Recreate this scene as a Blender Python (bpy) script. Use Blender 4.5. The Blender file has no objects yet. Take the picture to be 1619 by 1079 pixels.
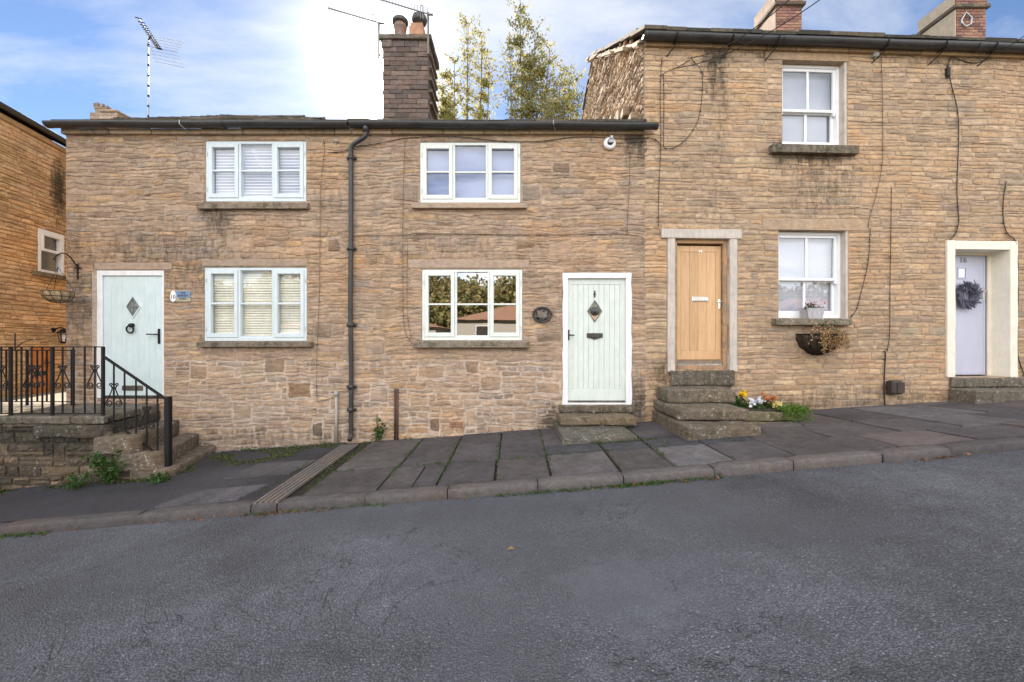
import bpy, bmesh, math, random
import numpy as np
from mathutils import Vector, Matrix, noise as mnoise

scene = bpy.context.scene
COL = scene.collection
R = math.radians

# ------------------------------------------------------------------ camera
EYE = 1.5
FPX = 640.0                      # focal length in photo pixels (1619 wide)
cam_d = bpy.data.cameras.new("camera")
cam_d.sensor_width = 36.0
cam_d.lens = 36.0 * FPX / 1619.0
cam_d.clip_start = 0.05
cam_d.clip_end = 3000
cam = bpy.data.objects.new("camera", cam_d)
COL.objects.link(cam)
cam.location = (0, 0, EYE)
cam.rotation_euler = (R(90), 0, 0)
scene.camera = cam

# ------------------------------------------------------------------ light
scene.view_settings.view_transform = 'Standard'
scene.view_settings.look = 'None'
scene.view_settings.gamma = 1.0
scene.view_settings.exposure = 1.85
SUN = Vector((-204.5, 640.0, 421.5)).normalized()
SUN_EL = math.asin(SUN.z)
SUN_AZ = math.atan2(SUN.x, SUN.y)
sd = bpy.data.lights.new("sun", 'SUN')
sd.energy = 4.0
sd.angle = R(0.5)
sd.color = (1.0, 0.90, 0.76)
sun = bpy.data.objects.new("sun", sd)
COL.objects.link(sun)
sun.rotation_euler = SUN.to_track_quat('Z', 'Y').to_euler()
sun.location = SUN * 60

world = bpy.data.worlds.new("World")
scene.world = world
world.use_nodes = True


class NT:
    """small node-tree writer"""
    def __init__(s, tree):
        s.t = tree; tree.nodes.clear()
    def n(s, typ, **kw):
        nd = s.t.nodes.new(typ)
        ins = kw.pop('ins', {})
        for k, v in kw.items():
            setattr(nd, k, v)
        for k, v in ins.items():
            s.set(nd, k, v)
        return nd
    def set(s, nd, k, v):
        sock = nd.inputs[k]
        if isinstance(v, bpy.types.NodeSocket):
            s.t.links.new(v, sock)
        elif isinstance(v, bpy.types.Node):
            s.t.links.new(v.outputs[0], sock)
        else:
            if sock.type == 'RGBA' and hasattr(v, '__len__') and len(v) == 3:
                v = (*v, 1)
            sock.default_value = v
    def math(s, op, a, b=None, c=None, clamp=False):
        nd = s.n('ShaderNodeMath', operation=op, use_clamp=clamp)
        for i, v in enumerate((a, b, c)):
            if v is not None:
                s.set(nd, i, v)
        return nd.outputs[0]
    def vmath(s, op, a, b=None):
        nd = s.n('ShaderNodeVectorMath', operation=op)
        s.set(nd, 0, a)
        if b is not None:
            s.set(nd, 1, b)
        return nd.outputs['Value'] if op in ('DOT_PRODUCT', 'LENGTH') else nd.outputs[0]
    def mix(s, f, a, b, blend='MIX'):
        nd = s.n('ShaderNodeMix', data_type='RGBA', blend_type=blend)
        s.set(nd, 0, f); s.set(nd, 6, a); s.set(nd, 7, b)
        return nd.outputs[2]
    def ramp(s, f, stops):
        nd = s.n('ShaderNodeValToRGB')
        cr = nd.color_ramp
        while len(cr.elements) < len(stops):
            cr.elements.new(0.5)
        for e, (p, c) in zip(cr.elements, stops):
            e.position = p
            e.color = (c, c, c, 1) if not hasattr(c, '__len__') else (*c[:3], 1)
        s.set(nd, 0, f)
        return nd.outputs[0]
    def range(s, v, a, b, c=0.0, d=1.0):
        nd = s.n('ShaderNodeMapRange', ins={0: v, 1: a, 2: b, 3: c, 4: d})
        return nd.outputs[0]
    def noise(s, vec, scale, detail=4, rough=0.55, dist=0.0):
        nd = s.n('ShaderNodeTexNoise', ins={'Vector': vec, 'Scale': scale, 'Detail': detail, 'Roughness': rough, 'Distortion': dist})
        return nd.outputs[0]
    def scale3(s, vec, sc, loc=(0, 0, 0), rot=(0, 0, 0)):
        nd = s.n('ShaderNodeMapping', ins={'Vector': vec, 'Scale': sc, 'Location': loc, 'Rotation': rot})
        return nd.outputs[0]


SKY_K, CLOUD_FRONT, CLOUD_BACK_FILL, AUREOLE = 0.42, 3.1, 15.0, 1.5  # unseen clouds behind the camera are made brighter to fill the shaded fronts
w = NT(world.node_tree)
sky = w.n('ShaderNodeTexSky', sky_type='NISHITA', sun_disc=False, sun_elevation=SUN_EL,
          sun_rotation=SUN_AZ, air_density=1.0, dust_density=0.1, ozone_density=2.2)
tc = w.n('ShaderNodeTexCoord').outputs['Generated']
sep = w.n('ShaderNodeSeparateXYZ', ins={0: tc})
zz = w.math('MAXIMUM', sep.outputs[2], 0.0)
den = w.math('ADD', zz, 0.22)
cx = w.math('DIVIDE', sep.outputs[0], den)
cy = w.math('DIVIDE', sep.outputs[1], den)
cv = w.n('ShaderNodeCombineXYZ', ins={0: cx, 1: cy, 2: 0.0}).outputs[0]
cn = w.noise(w.scale3(cv, (1.1, 2.3, 1), rot=(0, 0, 0.25), loc=(3.1, 1.7, 0)), 1.25, 8, 0.6, 0.35)
cb = w.noise(w.scale3(cv, (1, 1, 1), loc=(7.3, 2.2, 0)), 0.9, 3, 0.5)
sund = w.vmath('DOT_PRODUCT', tc, tuple(SUN))
back = w.range(sep.outputs[1], 0.25, -0.45)                      # 0 in the sun's half of the sky, 1 opposite it
lowc = w.range(sep.outputs[2], 0.35, 0.0, 0.0, 0.06)
cm = w.math('ADD', w.math('ADD', cn, w.math('MULTIPLY', w.math('SUBTRACT', cb, 0.5), 0.5)), w.math('MULTIPLY', back, 0.09))
mask = w.ramp(w.math('ADD', cm, lowc), [(0.40, 0.0), (0.63, 0.62), (0.82, 0.95)])
cl_l = w.math('ADD', CLOUD_FRONT, w.math('MULTIPLY', back, CLOUD_BACK_FILL - CLOUD_FRONT))
cl_c = w.n('ShaderNodeVectorMath', operation='SCALE', ins={0: (0.97, 0.985, 1.0), 'Scale': cl_l}).outputs[0]
blue = w.mix(1.0, sky.outputs[0], (SKY_K * 0.95, SKY_K * 1.0, SKY_K * 1.12), 'MULTIPLY')
skyc = w.mix(mask, blue, cl_c)
au = w.math('POWER', w.math('MAXIMUM', sund, 0.0), 90.0)
au2 = w.math('MULTIPLY', w.math('POWER', w.math('MAXIMUM', sund, 0.0), 420.0), 14.0)
aul = w.math('MULTIPLY', w.math('ADD', au, au2), AUREOLE)
auc = w.n('ShaderNodeVectorMath', operation='SCALE', ins={0: (1.0, 0.95, 0.88), 'Scale': aul}).outputs[0]
tot = w.vmath('ADD', skyc, auc)
bg = w.n('ShaderNodeBackground', ins={'Color': tot, 'Strength': 0.1})
w.n('ShaderNodeOutputWorld', ins={0: bg.outputs[0]})

# ------------------------------------------------------------------ materials
MATS = {}


def material(name):
    m = bpy.data.materials.new(name)
    m.use_nodes = True
    return m, NT(m.node_tree)


def finish(t, base, rough=0.8, bump=None, bdist=0.01, bstr=0.6, spec=0.3, metal=0.0, extra=None):
    p = t.n('ShaderNodeBsdfPrincipled')
    t.set(p, 'Base Color', base); t.set(p, 'Roughness', rough); t.set(p, 'Metallic', metal)
    t.set(p, 'Specular IOR Level', spec)
    for k, v in (extra or {}).items():
        t.set(p, k, v)
    if bump is not None:
        b = t.n('ShaderNodeBump', ins={'Strength': bstr, 'Distance': bdist, 'Height': bump})
        t.set(p, 'Normal', b.outputs[0])
    t.n('ShaderNodeOutputMaterial', ins={0: p.outputs[0]})
    return p


def stone_mat(name, lam=1.0, lichen=0.0, moss=0.0, bumpd=0.012, grain=1.0, crack=0.5, stainc=(0.028, 0.026, 0.02)):
    m, t = material(name)
    o = t.n('ShaderNodeTexCoord').outputs['Object']
    at = t.n('ShaderNodeAttribute', attribute_name='Col')
    col = at.outputs['Color']
    lamn = t.noise(t.scale3(o, (2.5, 2.5, 17)), 2.2, 6, 0.62, 0.6)
    blot = t.noise(o, 1.1, 4, 0.6)
    mid = t.noise(t.scale3(o, (1, 1, 1.7)), 13, 5, 0.65)
    fine = t.noise(o, 95, 3, 0.6)
    v = t.math('MULTIPLY', t.range(lamn, 0.25, 0.75, 1.0 - 0.32 * lam, 1.0 + 0.28 * lam), t.range(mid, 0.25, 0.75, 0.74, 1.24))
    v = t.math('MULTIPLY', v, t.range(fine, 0.3, 0.7, 1 - 0.16 * grain, 1 + 0.16 * grain))
    vc = t.n('ShaderNodeVectorMath', operation='SCALE', ins={0: col, 'Scale': v}).outputs[0]
    # tint blotches: grey weathering against warmer iron-stained patches
    tint = t.ramp(blot, [(0.30, (0.88, 0.89, 0.91)), (0.5, (1, 1, 1)), (0.70, (1.10, 0.99, 0.86))])
    c = t.mix(1.0, vc, tint, 'MULTIPLY')
    # soot and weathering in broken patches
    gr = t.noise(t.scale3(o, (1, 1, 1.9)), 4.2, 9, 0.74, 0.3)
    c = t.mix(t.math('MULTIPLY', t.range(gr, 0.50, 0.74), 0.52 * lam), c, (0.135, 0.105, 0.088))
    rust = t.range(t.noise(t.scale3(o, (1, 1, 1.6)), 3.4, 5, 0.65, 0.5), 0.64, 0.74)
    c = t.mix(t.math('MULTIPLY', rust, 0.4 * lam), c, (0.36, 0.19, 0.075))
    # natural bedding cracks
    ck = t.noise(t.scale3(o, (1.6, 1.6, 26)), 2.0, 3, 0.5, 0.9)
    ckd = t.math('ABSOLUTE', t.math('SUBTRACT', ck, 0.5))
    ckl = t.range(ckd, 0.0, 0.013, 1.0, 0.0)
    gate = t.range(t.noise(t.scale3(o, (1, 1, 2.0)), 2.6, 2), 0.50, 0.60)
    ck2 = t.noise(t.scale3(o, (2.3, 2.3, 19), rot=(0.05, 0.06, 0)), 3.1, 5, 0.6, 1.2)
    ckl2 = t.range(t.math('ABSOLUTE', t.math('SUBTRACT', ck2, 0.52)), 0.0, 0.016, 1.0, 0.0)
    gate2 = t.range(t.noise(t.scale3(o, (1, 1, 1.5), loc=(5, 3, 1)), 3.3, 3), 0.50, 0.58)
    ckm = t.math('MULTIPLY', t.math('MAXIMUM', t.math('MULTIPLY', ckl, gate), t.math('MULTIPLY', ckl2, gate2)), crack)
    c = t.mix(ckm, c, (0.05, 0.035, 0.025))
    if lichen:
        ln = t.noise(o, 26, 6, 0.78)
        lg = t.noise(o, 5.5, 3)
        lm = t.math('MULTIPLY', t.range(ln, 0.555, 0.63), t.range(lg, 0.42, 0.55))
        c = t.mix(t.math('MULTIPLY', lm, lichen), c, (0.52, 0.50, 0.44))
    if moss:
        mg = t.range(t.noise(o, 7.5, 9, 0.78), 0.51, 0.60)
        c = t.mix(t.math('MULTIPLY', mg, moss), c, (0.045, 0.05, 0.014))
    # weather stain carried by the wall (alpha of Col), broken up by noise
    sn = t.noise(t.scale3(o, (1.3, 1.3, 0.5)), 12, 8, 0.78)
    st = t.range(t.math('ADD', at.outputs['Alpha'], t.math('MULTIPLY', t.math('SUBTRACT', sn, 0.5), 2.0)), 0.30, 0.95)
    st = t.math('MULTIPLY', st, t.range(at.outputs['Alpha'], 0.02, 0.2))
    c = t.mix(t.math('MULTIPLY', st, 0.88), c, stainc)
    h = t.math('ADD', t.math('MULTIPLY', lamn, 1.0 * lam), t.math('MULTIPLY', mid, 0.9))
    h = t.math('ADD', h, t.math('MULTIPLY', fine, 0.22 * grain))
    h = t.math('SUBTRACT', h, t.math('MULTIPLY', ckm, 0.7))
    finish(t, c, 0.88, h, bumpd, 0.62, 0.25)
    MATS[name] = m
    return m


stone_mat('wall_stone', crack=0.8, bumpd=0.009)
stone_mat('squared_stone', lam=0.75, crack=0.55, bumpd=0.009)
stone_mat('step_stone', lam=0.6, lichen=0.9, moss=0.6, bumpd=0.02, crack=0.2, grain=1.6)
stone_mat('dark_stone', lam=0.8, lichen=0.55, moss=0.6, bumpd=0.018, crack=0.6)
stone_mat('smooth_stone', lam=0.35, bumpd=0.006, crack=0.1, moss=0.12)
stone_mat('slate_stone', lam=0.3, lichen=0.35, moss=0.4, bumpd=0.01, crack=0.0)
stone_mat('brick', lam=0.15, bumpd=0.008, crack=0.0, lichen=0.1)
stone_mat('kerb_stone', lam=0.1, bumpd=0.010, crack=0.0, moss=0.18, grain=1.4)


def paint(name, c, rough=0.45, var=0.06, bumpd=0.0015, spec=0.4, metal=0.0, scale=6.0, wear=None):
    m, t = material(name)
    o = t.n('ShaderNodeTexCoord').outputs['Object']
    n1 = t.noise(o, scale, 5, 0.6)
    n2 = t.noise(t.scale3(o, (7, 7, 1.2)), 4, 4, 0.6)
    v = t.math('MULTIPLY', t.range(n1, 0.3, 0.7, 1 - var, 1 + var), t.range(n2, 0.3, 0.7, 1 - var, 1 + var))
    cc = t.n('ShaderNodeVectorMath', operation='SCALE', ins={0: c, 'Scale': v}).outputs[0]
    if wear:
        wn = t.range(t.noise(t.scale3(o, (1, 1, 0.7)), 11, 6, 0.75), 0.62, 0.72)
        cc = t.mix(t.math('MULTIPLY', wn, wear[1]), cc, wear[0])
    finish(t, cc, t.range(n1, 0.3, 0.7, max(0.02, rough - 0.08), rough + 0.1), t.noise(o, 70, 3), bumpd, 0.5, spec, metal)
    MATS[name] = m
    return m


paint('blue_grey_paint', (0.60, 0.655, 0.665), 0.40, 0.05, wear=((0.40, 0.43, 0.40), 0.35))
paint('cream_paint', (0.70, 0.715, 0.655), 0.40, 0.05, wear=((0.52, 0.50, 0.42), 0.3))
paint('mint_paint', (0.60, 0.685, 0.675), 0.38, 0.05, wear=((0.45, 0.50, 0.48), 0.3))
paint('sage_door_paint', (0.64, 0.68, 0.61), 0.42, 0.05, wear=((0.42, 0.44, 0.38), 0.35))
paint('white_paint', (0.76, 0.745, 0.73), 0.42, 0.06, wear=((0.42, 0.37, 0.31), 0.45))
paint('plastic_white', (0.82, 0.81, 0.80), 0.30, 0.02)
paint('cream_masonry_paint', (0.78, 0.71, 0.58), 0.6, 0.05, 0.004)
paint('grey_door_paint', (0.50, 0.50, 0.60), 0.35, 0.025)
paint('pale_render', (0.52, 0.45, 0.385), 0.8, 0.14, 0.008, wear=((0.30, 0.24, 0.18), 0.6))
paint('iron_black', (0.011, 0.010, 0.010), 0.55, 0.15, 0.002, 0.25, wear=((0.05, 0.028, 0.018), 0.4))
paint('gutter_black', (0.036, 0.033, 0.033), 0.40, 0.25, 0.002, 0.5, wear=((0.09, 0.075, 0.06), 0.45))
paint('cable_black', (0.03, 0.024, 0.02), 0.6, 0.2)
paint('cable_brown', (0.16, 0.11, 0.075), 0.7, 0.25)
paint('cable_grey', (0.36, 0.33, 0.29), 0.6, 0.2)
paint('pewter', (0.16, 0.14, 0.12), 0.38, 0.25, 0.002, 0.5, 0.7)
paint('dark_pewter', (0.07, 0.065, 0.062), 0.4, 0.3, 0.003, 0.5, 0.6)
paint('chrome', (0.75, 0.74, 0.72), 0.22, 0.05, 0.0005, 0.5, 0.9)
paint('grey_plastic', (0.30, 0.29, 0.28), 0.5, 0.1)
paint('brown_plastic', (0.055, 0.038, 0.032), 0.45, 0.2)
paint('rust_pipe', (0.085, 0.042, 0.032), 0.7, 0.3, 0.002)
paint('orange_door_paint', (0.50, 0.17, 0.035), 0.45, 0.12)
paint('galvanised', (0.42, 0.42, 0.42), 0.45, 0.12, 0.001, 0.5, 0.6)
paint('terracotta', (0.42, 0.22, 0.13), 0.8, 0.18, 0.004)
paint('buff_clay', (0.52, 0.42, 0.30), 0.8, 0.2, 0.004)
paint('coir', (0.34, 0.24, 0.14), 0.95, 0.35, 0.01, 0.1, scale=30)
paint('dark_coir', (0.05, 0.038, 0.026), 0.95, 0.4, 0.012, 0.1, scale=30)
paint('blind_white', (0.62, 0.62, 0.70), 0.6, 0.02)
paint('blind_grey', (0.36, 0.37, 0.44), 0.6, 0.02)
paint('weathered_cream', (0.46, 0.37, 0.27), 0.8, 0.12, 0.006)
paint('weathered_tan', (0.24, 0.165, 0.125), 0.8, 0.2, 0.01)
paint('blind_cream', (0.86, 0.80, 0.66), 0.7, 0.07)
paint('sky_reflection_blue', (0.16, 0.20, 0.37), 0.7, 0.02)  # painted sky reflection, for a flat sheet added behind the pane
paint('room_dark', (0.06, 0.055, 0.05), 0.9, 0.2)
paint('plaque_blue', (0.17, 0.25, 0.38), 0.5, 0.12)
paint('plaque_sand', (0.42, 0.36, 0.26), 0.6, 0.12)
paint('ink', (0.02, 0.02, 0.03), 0.5, 0.05)
paint('soil', (0.05, 0.036, 0.025), 0.95, 0.3, 0.02)
paint('house_render', (0.52, 0.48, 0.43), 0.8, 0.06)
paint('red_tile', (0.42, 0.23, 0.15), 0.8, 0.25, 0.01, scale=14)
paint('pot_grey', (0.42, 0.40, 0.41), 0.75, 0.15, 0.004, wear=((0.16, 0.13, 0.12), 0.7), scale=20)
paint('lead', (0.20, 0.20, 0.21), 0.6, 0.15)


def wood_mat():
    m, t = material('oak')
    o = t.n('ShaderNodeTexCoord').outputs['Object']
    g = t.noise(t.scale3(o, (26, 26, 1.3)), 2.2, 6, 0.6, 0.8)
    at = t.n('ShaderNodeAttribute', attribute_name='Col')
    f = t.noise(t.scale3(o, (90, 90, 3)), 2, 3)
    c = t.ramp(g, [(0.25, (0.49, 0.275, 0.13)), (0.5, (0.60, 0.37, 0.19)), (0.78, (0.68, 0.45, 0.25))])
    c = t.mix(1.0, c, at.outputs['Color'], 'MULTIPLY')
    wear = t.math('MULTIPLY', at.outputs['Alpha'], t.range(t.noise(o, 7, 5, 0.7), 0.40, 0.60))
    c = t.mix(t.math('MULTIPLY', wear, 0.85), c, (0.17, 0.14, 0.115))
    finish(t, c, 0.55, t.math('ADD', g, t.math('MULTIPLY', f, 0.4)), 0.002, 0.5, 0.3)
    MATS['oak'] = m


wood_mat()


def glass_mat(name, f0=0.1, tint=(1, 1, 1), wav=0.0):
    m, t = material(name)
    o = t.n('ShaderNodeTexCoord').outputs['Object']
    g = t.n('ShaderNodeNewGeometry')
    d = t.math('ABSOLUTE', t.vmath('DOT_PRODUCT', g.outputs['Normal'], g.outputs['Incoming']))
    fr = t.math('ADD', f0, t.math('MULTIPLY', 1 - f0, t.math('POWER', t.math('SUBTRACT', 1.0, d, clamp=True), 5.0)))
    gl = t.n('ShaderNodeBsdfGlossy', ins={'Color': (1, 1, 1, 1), 'Roughness': 0.003})
    tr = t.n('ShaderNodeBsdfTransparent', ins={0: (*tint, 1)})
    if wav:
        b = t.n('ShaderNodeBump', ins={'Strength': 0.25, 'Distance': wav, 'Height': t.noise(o, 2.3, 2, 0.5)})
        t.set(gl, 'Normal', b.outputs[0])
    mx = t.n('ShaderNodeMixShader', ins={0: fr, 1: tr.outputs[0], 2: gl.outputs[0]})
    t.n('ShaderNodeOutputMaterial', ins={0: mx.outputs[0]})
    MATS[name] = m


glass_mat('glass', 0.11, (0.95, 0.97, 0.98), 0.0008)
glass_mat('glass_mirrorlike', 0.25, (0.6, 0.63, 0.63), 0.0016)


def asphalt(name, base, blue, agg, patch=True):
    m, t = material(name)
    o = t.n('ShaderNodeTexCoord').outputs['Object']
    wob = t.noise(o, 3.0, 3)
    vor = t.n('ShaderNodeTexVoronoi', ins={'Vector': o, 'Scale': agg, 'Randomness': 1.0})
    vd, vcol = vor.outputs['Distance'], vor.outputs['Color']
    big = t.noise(o, 0.55, 5, 0.6)
    mid = t.noise(o, 5.0, 5, 0.65)
    fine = t.noise(o, 170, 3, 0.7)
    sepc = t.n('ShaderNodeSeparateColor', ins={0: vcol})
    rnd = sepc.outputs[0]
    stone = t.range(vd, 0.25, 0.62, 1.0, 0.0)
    lum = t.math('MULTIPLY', t.range(rnd, 0.0, 1.0, 0.80, 1.28), t.range(stone, 0, 1, 0.60, 1.08))
    lum = t.math('MULTIPLY', lum, t.range(big, 0.3, 0.7, 0.66, 1.34))
    trk = t.noise(t.scale3(o, (0.12, 1.6, 1)), 1.1, 3, 0.5)
    lum = t.math('MULTIPLY', lum, t.range(trk, 0.35, 0.65, 0.86, 1.14))
    lum = t.math('MULTIPLY', lum, t.range(mid, 0.3, 0.7, 0.86, 1.14))
    lum = t.math('MULTIPLY', lum, t.range(fine, 0.3, 0.7, 0.7, 1.3))
    bright = t.math('GREATER_THAN', sepc.outputs[1], 0.975)
    lum = t.math('ADD', lum, t.math('MULTIPLY', t.math('MULTIPLY', bright, stone), 1.1))
    h = t.math('ADD', stone, t.math('MULTIPLY', fine, 0.5))
    if patch:   # bitumen-rich smooth patches and a few cracks
        pn = t.range(t.noise(o, 0.42, 3, 0.6, 0.4), 0.53, 0.60)
        lum = t.mix(t.math('MULTIPLY', pn, 0.45), lum, t.range(fine, 0.3, 0.7, 0.60, 0.95))
        cr = t.math('ABSOLUTE', t.math('SUBTRACT', t.noise(o, 0.9, 5, 0.6, 0.6), 0.5))
        crm = t.math('MULTIPLY', t.range(cr, 0.0, 0.0045, 1.0, 0.0), t.range(t.noise(o, 0.6, 2), 0.48, 0.56))
        lum = t.math('MULTIPLY', lum, t.range(crm, 0, 1, 1.0, 0.5))
        h = t.math('SUBTRACT', h, crm)
        # one round smooth repair
        dv = t.vmath('SUBTRACT', o, (0.0, 0.0, 0.0))
        sp = t.n('ShaderNodeSeparateXYZ', ins={0: o})
        dx = t.math('SUBTRACT', sp.outputs[0], 0.72); dy = t.math('SUBTRACT', sp.outputs[1], 2.42)
        r2 = t.math('SQRT', t.math('ADD', t.math('MULTIPLY', t.math('MULTIPLY', dx, dx), 1.7), t.math('MULTIPLY', dy, dy)))
        rr = t.range(t.math('ADD', r2, t.math('MULTIPLY', t.math('SUBTRACT', t.noise(o, 4.5, 6, 0.75), 0.5), 1.0)), 0.36, 0.42, 1.0, 0.0)
        lum = t.mix(t.math('MULTIPLY', rr, 0.55), lum, t.math('MULTIPLY', t.range(mid, 0.3, 0.7, 0.85, 1.15), t.range(fine, 0.3, 0.7, 0.72, 1.2)))
        h = t.math('MULTIPLY', h, t.range(rr, 0, 1, 1.0, 0.5))
    c = t.n('ShaderNodeVectorMath', operation='SCALE', ins={0: base, 'Scale': lum}).outputs[0]
    c = t.mix(t.range(big, 0.35, 0.65, 0.0, 0.35), c, t.n('ShaderNodeVectorMath', operation='SCALE', ins={0: blue, 'Scale': lum}).outputs[0])
    finish(t, c, 0.72, h, 0.006, 0.8, 0.35)
    MATS[name] = m


asphalt('road_asphalt', (0.118, 0.117, 0.126), (0.122, 0.126, 0.150), 84)
asphalt('pavement_asphalt', (0.050, 0.045, 0.049), (0.060, 0.058, 0.066), 120, False)


def slab_mat():
    m, t = material('flagstone')
    o = t.n('ShaderNodeTexCoord').outputs['Object']
    at = t.n('ShaderNodeAttribute', attribute_name='Col')
    vor = t.n('ShaderNodeTexVoronoi', ins={'Vector': o, 'Scale': 95.0})
    sc = t.n('ShaderNodeSeparateColor', ins={0: vor.outputs['Color']})
    big = t.noise(o, 1.6, 5, 0.65)
    mid = t.noise(o, 8, 5, 0.7)
    fine = t.noise(o, 140, 3, 0.7)
    ag = t.math('MULTIPLY', at.outputs['Alpha'], 0.55)
    lum = t.math('ADD', 1.0, t.math('MULTIPLY', t.math('SUBTRACT', sc.outputs[0], 0.5), ag))
    lum = t.math('MULTIPLY', lum, t.range(big, 0.3, 0.7, 0.72, 1.28))
    lum = t.math('MULTIPLY', lum, t.range(mid, 0.3, 0.7, 0.70, 1.30))
    lum = t.math('MULTIPLY', lum, t.range(fine, 0.3, 0.7, 0.70, 1.30))
    c = t.n('ShaderNodeVectorMath', operation='SCALE', ins={0: at.outputs['Color'], 'Scale': lum}).outputs[0]
    sp = t.range(t.noise(o, 26, 3, 0.7), 0.69, 0.73)
    c = t.mix(t.math('MULTIPLY', sp, 0.4), c, (0.28, 0.27, 0.25))
    h = t.math('ADD', t.math('MULTIPLY', mid, 0.8), t.math('ADD', t.math('MULTIPLY', fine, 0.35), t.math('MULTIPLY', sc.outputs[0], 0.25)))
    finish(t, c, 0.75, h, 0.006, 0.7, 0.3)
    MATS['flagstone'] = m


slab_mat()


def ground_mat():
    m, t = material('ground_grass')
    o = t.n('ShaderNodeTexCoord').outputs['Object']
    n = t.noise(o, 0.35, 6, 0.65)
    c = t.ramp(n, [(0.35, (0.10, 0.085, 0.05)), (0.6, (0.08, 0.105, 0.035))])
    finish(t, c, 0.9, t.noise(o, 6, 5), 0.05, 0.6, 0.2)
    MATS['ground_grass'] = m
    m, t = material('dirt')
    o = t.n('ShaderNodeTexCoord').outputs['Object']
    n = t.noise(o, 6, 6, 0.7)
    c = t.ramp(n, [(0.40, (0.036, 0.030, 0.025)), (0.66, (0.046, 0.044, 0.024))])
    finish(t, c, 0.95, t.noise(o, 40, 5, 0.7), 0.015, 0.8, 0.1)
    MATS['dirt'] = m


ground_mat()


def leaf_mat(name, c, trans=0.5):
    m, t = material(name)
    at = t.n('ShaderNodeAttribute', attribute_name='Col')
    cc = t.mix(1.0, c, at.outputs['Color'], 'MULTIPLY')
    d = t.n('ShaderNodeBsdfPrincipled', ins={'Base Color': cc, 'Roughness': 0.55, 'Specular IOR Level': 0.3})
    tr = t.n('ShaderNodeBsdfTranslucent', ins={0: cc})
    mx = t.n('ShaderNodeMixShader', ins={0: trans, 1: d.outputs[0], 2: tr.outputs[0]})
    t.n('ShaderNodeOutputMaterial', ins={0: mx.outputs[0]})
    MATS[name] = m


leaf_mat('tree_leaf', (0.30, 0.265, 0.085), 0.62)
leaf_mat('green_leaf', (0.055, 0.10, 0.022), 0.3)
leaf_mat('wood_leaf', (0.34, 0.30, 0.13), 0.3)
leaf_mat('petal', (1, 1, 1), 0.3)
leaf_mat('moss_green', (0.065, 0.080, 0.012), 0.15)
paint('bark', (0.16, 0.12, 0.085), 0.9, 0.3, 0.01)
paint('lavender_grey', (0.15, 0.145, 0.185), 0.85, 0.3, 0.01)

# ------------------------------------------------------------------ mesh helpers
WM = {}


def props(o, label=None, cat=None, group=None, kind=None):
    if label: o['label'] = label
    if cat: o['category'] = cat
    if group: o['group'] = group
    if kind: o['kind'] = kind
    return o


def thing(name, loc, label, cat, rotz=0.0, group=None):
    o = bpy.data.objects.new(name, None)
    COL.objects.link(o)
    o.empty_display_size = 0.1
    o.location = loc
    o.rotation_euler = (0, 0, rotz)
    WM[o] = Matrix.Translation(loc) @ Matrix.Rotation(rotz, 4, 'Z')
    return props(o, label, cat, group)


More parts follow.
